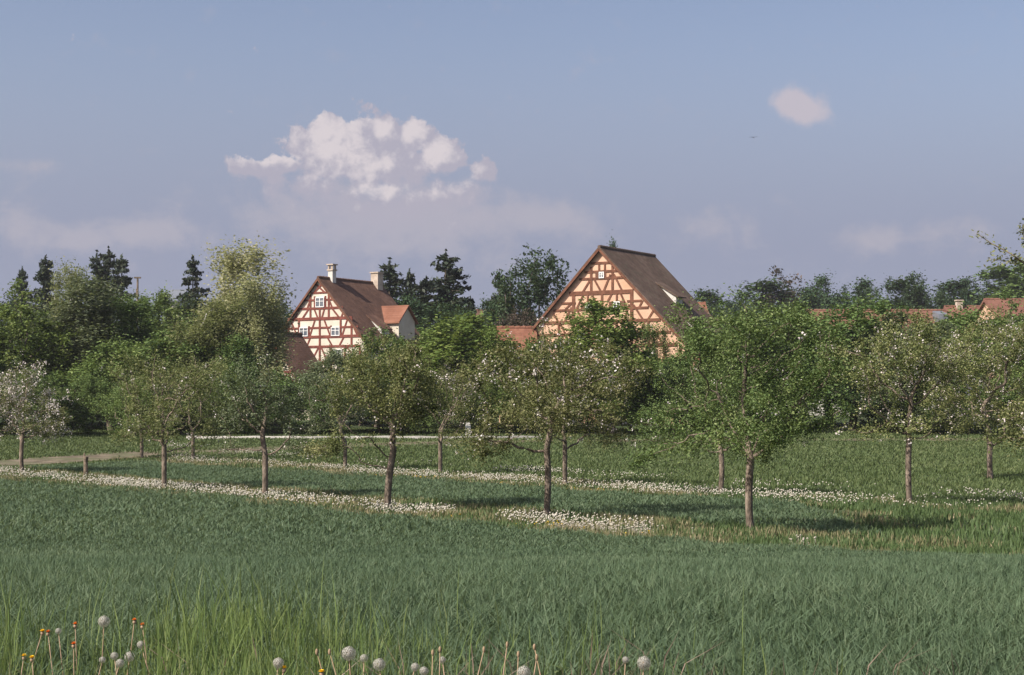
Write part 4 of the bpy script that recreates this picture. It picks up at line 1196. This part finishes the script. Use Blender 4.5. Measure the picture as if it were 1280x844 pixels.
# ------------------------------------------------------------------ sky, sun, camera
SUN_EL = R(44)
hx, hy = -.83, -.557
S = Vector((hx*math.cos(SUN_EL), hy*math.cos(SUN_EL), math.sin(SUN_EL)))
li = bpy.data.lights.new('sun', 'SUN'); li.energy = 5.0; li.angle = R(.5); li.color = (1, .93, .83)
so = bpy.data.objects.new('sun', li); COL.objects.link(so); so.rotation_euler = S.to_track_quat('Z', 'Y').to_euler(); so.location = (-60, -40, 60)

wd = bpy.data.worlds.new('World'); SC.world = wd; wd.use_nodes = True
wd.node_tree.nodes.clear(); w = NT(wd.node_tree)
out = w.node('ShaderNodeOutputWorld'); bgd = w.node('ShaderNodeBackground'); w.l.new(bgd.outputs[0], out.inputs[0])
bgd.inputs['Strength'].default_value = .10
sky = w.node('ShaderNodeTexSky', sky_type='NISHITA'); sky.sun_disc = False
sky.sun_elevation = SUN_EL; sky.sun_rotation = math.atan2(hx, hy); sky.air_density = 1.0; sky.dust_density = 2.0; sky.ozone_density = 1.5
tc = w.node('ShaderNodeTexCoord'); sp = w.node('ShaderNodeSeparateXYZ'); w.l.new(tc.outputs['Generated'], sp.inputs[0])
yy = w.math('MAXIMUM', sp.outputs[1], .08)
U = w.math('ADD', w.math('MULTIPLY', w.math('DIVIDE', sp.outputs[0], yy), 20.0), 6.4)      # hundreds of photo pixels across
Vv = w.math('SUBTRACT', 5.0, w.math('MULTIPLY', w.math('DIVIDE', sp.outputs[2], yy), 20.0))
def vec(u, v):
    c = w.node('ShaderNodeCombineXYZ'); w.put(c.inputs[0], u); w.put(c.inputs[1], v); return c.outputs[0]
def gauss(u, v, lst):
    tot = None
    for (a, b, ra, rb, k) in lst:
        e = w.math('ADD', w.math('POWER', w.math('ABSOLUTE', w.math('MULTIPLY', w.math('SUBTRACT', u, a), 1/ra)), 2.0),
                   w.math('POWER', w.math('ABSOLUTE', w.math('MULTIPLY', w.math('SUBTRACT', v, b), 1/rb)), 2.0))
        gq = w.math('MULTIPLY', w.math('POWER', 2.718, w.math('MULTIPLY', e, -1.0)), k)
        tot = gq if tot is None else w.math('MAXIMUM', tot, gq) if k > .75 else w.math('ADD', tot, gq)
    return tot
CUM = [(4.30, 1.90, .62, .46, 1.15), (4.15, 1.66, .34, .26, 1.0), (4.82, 1.68, .28, .24, .95), (5.18, 1.72, .26, .26, .95), (5.50, 1.95, .36, .30, 1.0), (4.95, 2.10, .60, .35, 1.0), (3.35, 2.10, .70, .16, .85), (3.75, 2.35, .55, .30, .9), (4.70, 2.42, .55, .24, 1.0), (6.03, 2.15, .20, .17, .9), (5.60, 2.48, .75, .28, .95), (4.9, 2.68, 1.55, .40, 1.0)]
LIT = [(4.20, 1.80, .45, .42, 1.0), (4.50, 2.05, .45, .25, .9), (4.82, 1.64, .20, .16, .85), (5.20, 1.64, .20, .18, .95), (5.48, 1.92, .26, .26, .95), (4.74, 2.38, .34, .10, 1.0), (3.42, 1.98, .38, .07, .95), (5.55, 2.42, .42, .12, .32), (6.03, 2.13, .14, .12, .35)]
def cumulus(u, v):
    p = vec(u, v)
    n = w.noise(p, 2.6, 10, .66, '2D', .1)
    vo = w.node('ShaderNodeTexVoronoi', feature='SMOOTH_F1', voronoi_dimensions='2D'); w.l.new(p, vo.inputs['Vector']); vo.inputs['Scale'].default_value = 5.0
    vo.inputs['Smoothness'].default_value = .5
    b = w.math('SUBTRACT', .4, vo.outputs['Distance'])
    return w.math('ADD', gauss(u, v, CUM), w.math('ADD', w.math('MULTIPLY', w.math('SUBTRACT', n, .5), 1.45), w.math('MULTIPLY', b, .30)))
D0 = cumulus(U, Vv)
D1 = cumulus(w.math('ADD', U, -.07), w.math('ADD', Vv, -.06))
soft = w.range(Vv, 1.9, 2.7, .18, .95)
mask_c = w.math('DIVIDE', w.math('SUBTRACT', D0, .30), soft, clamp=True)
mask_c = w.math('MULTIPLY', w.range(mask_c, 0, 1), w.range(Vv, 2.5, 3.3, .96, .3))
ln = w.noise(vec(U, Vv), 4.2, 9, .62, '2D', .1)
lit = w.math('ADD', gauss(U, Vv, LIT), w.math('MULTIPLY', w.math('SUBTRACT', ln, .5), 1.3))
lit = w.math('ADD', lit, w.math('MULTIPLY', w.math('SUBTRACT', D0, D1), .9))
lit = w.range(lit, .15, 1.0)
VEIL = [(4.2, 2.7, 1.8, .60, .62), (5.7, 2.75, 1.3, .40, .60), (.3, 2.07, .55, .12, .60), (1.95, 2.88, .5, .20, .85), (1.1, 2.97, .7, .25, .65), (.2, 2.8, .5, .3, .6), (7.05, 2.75, .5, .18, .65), (8.85, 2.85, .45, .24, .65), (9.4, 3.0, .3, .2, .3), (11.0, 2.98, .5, .22, .6), (12.0, 2.92, .6, .2, .6), (7.5, .75, .3, .18, .25), (6.4, 3.2, 8, .5, .12)]
pn = w.noise(vec(U, w.math('MULTIPLY', Vv, 1.25)), 2.0, 9, .62, '2D', .1)
vd = w.math('ADD', gauss(U, Vv, VEIL), w.math('MULTIPLY', w.math('SUBTRACT', pn, .5), 1.5))
mask_v = w.range(vd, .12, 1.0, 0, .85)
PUFF = [(9.93, 1.28, .32, .22, 1.0), (10.15, 1.42, .26, .18, .7)]
pf = w.math('ADD', gauss(U, Vv, PUFF), w.math('MULTIPLY', w.math('SUBTRACT', w.noise(vec(U, Vv), 3.6, 9, .62, '2D', .1), .5), 1.0))
mask_p = w.range(pf, .22, .95, 0, .9)
# base sky: Nishita, milky towards the horizon
hz = w.range(Vv, -.1, 3.3)
K = 7.07
tint = w.mix(1.0, sky.outputs[0], (1.02, .88, .88, 1), 'MULTIPLY')
base = w.mix(w.math('MULTIPLY', hz, .92), tint, (.298*K, .325*K, .452*K, 1))
c1 = w.mix(mask_v, base, (.445*K, .43*K, .505*K, 1))
ccol = w.mix(lit, (.44*K, .42*K, .505*K, 1), (.71*K, .645*K, .67*K, 1))
c2 = w.mix(mask_c, c1, ccol)
c3 = w.mix(mask_p, c2, (.56*K, .51*K, .57*K, 1))
w.l.new(c3, bgd.inputs['Color'])

mb = MB(); mb.box(-700, 700, -120, 900, -1.5, 60)
hm, hw_, ho = new_mat('air'); pv = hw_.node('ShaderNodeVolumePrincipled'); pv.inputs['Density'].default_value = .00018
pv.inputs['Color'].default_value = (.86, .88, .95, 1); pv.inputs['Anisotropy'].default_value = .2; hw_.l.new(pv.outputs[0], ho.inputs['Volume'])
hz_o = mb.build('haze', hm); tag(hz_o, kind='stuff', label='thin pale haze over the orchard and gardens', cat='haze')
cam = bpy.data.cameras.new('camera'); co = bpy.data.objects.new('camera', cam); COL.objects.link(co)
co.location = (0, 0, CZ); co.rotation_euler = (R(90), 0, 0)
cam.sensor_width = 36; cam.lens = 36*F/1280; cam.shift_y = (HY-422)/1280
cam.clip_start = .1; cam.clip_end = 9000
SC.camera = co
vs = SC.view_settings
vs.view_transform = 'Standard'; vs.look = 'None'; vs.exposure = .5; vs.gamma = 1; vs.use_curve_mapping = False
SC.cycles.max_bounces = 6; SC.cycles.diffuse_bounces = 3; SC.cycles.transmission_bounces = 3; SC.cycles.glossy_bounces = 2
SC.cycles.use_denoising = True
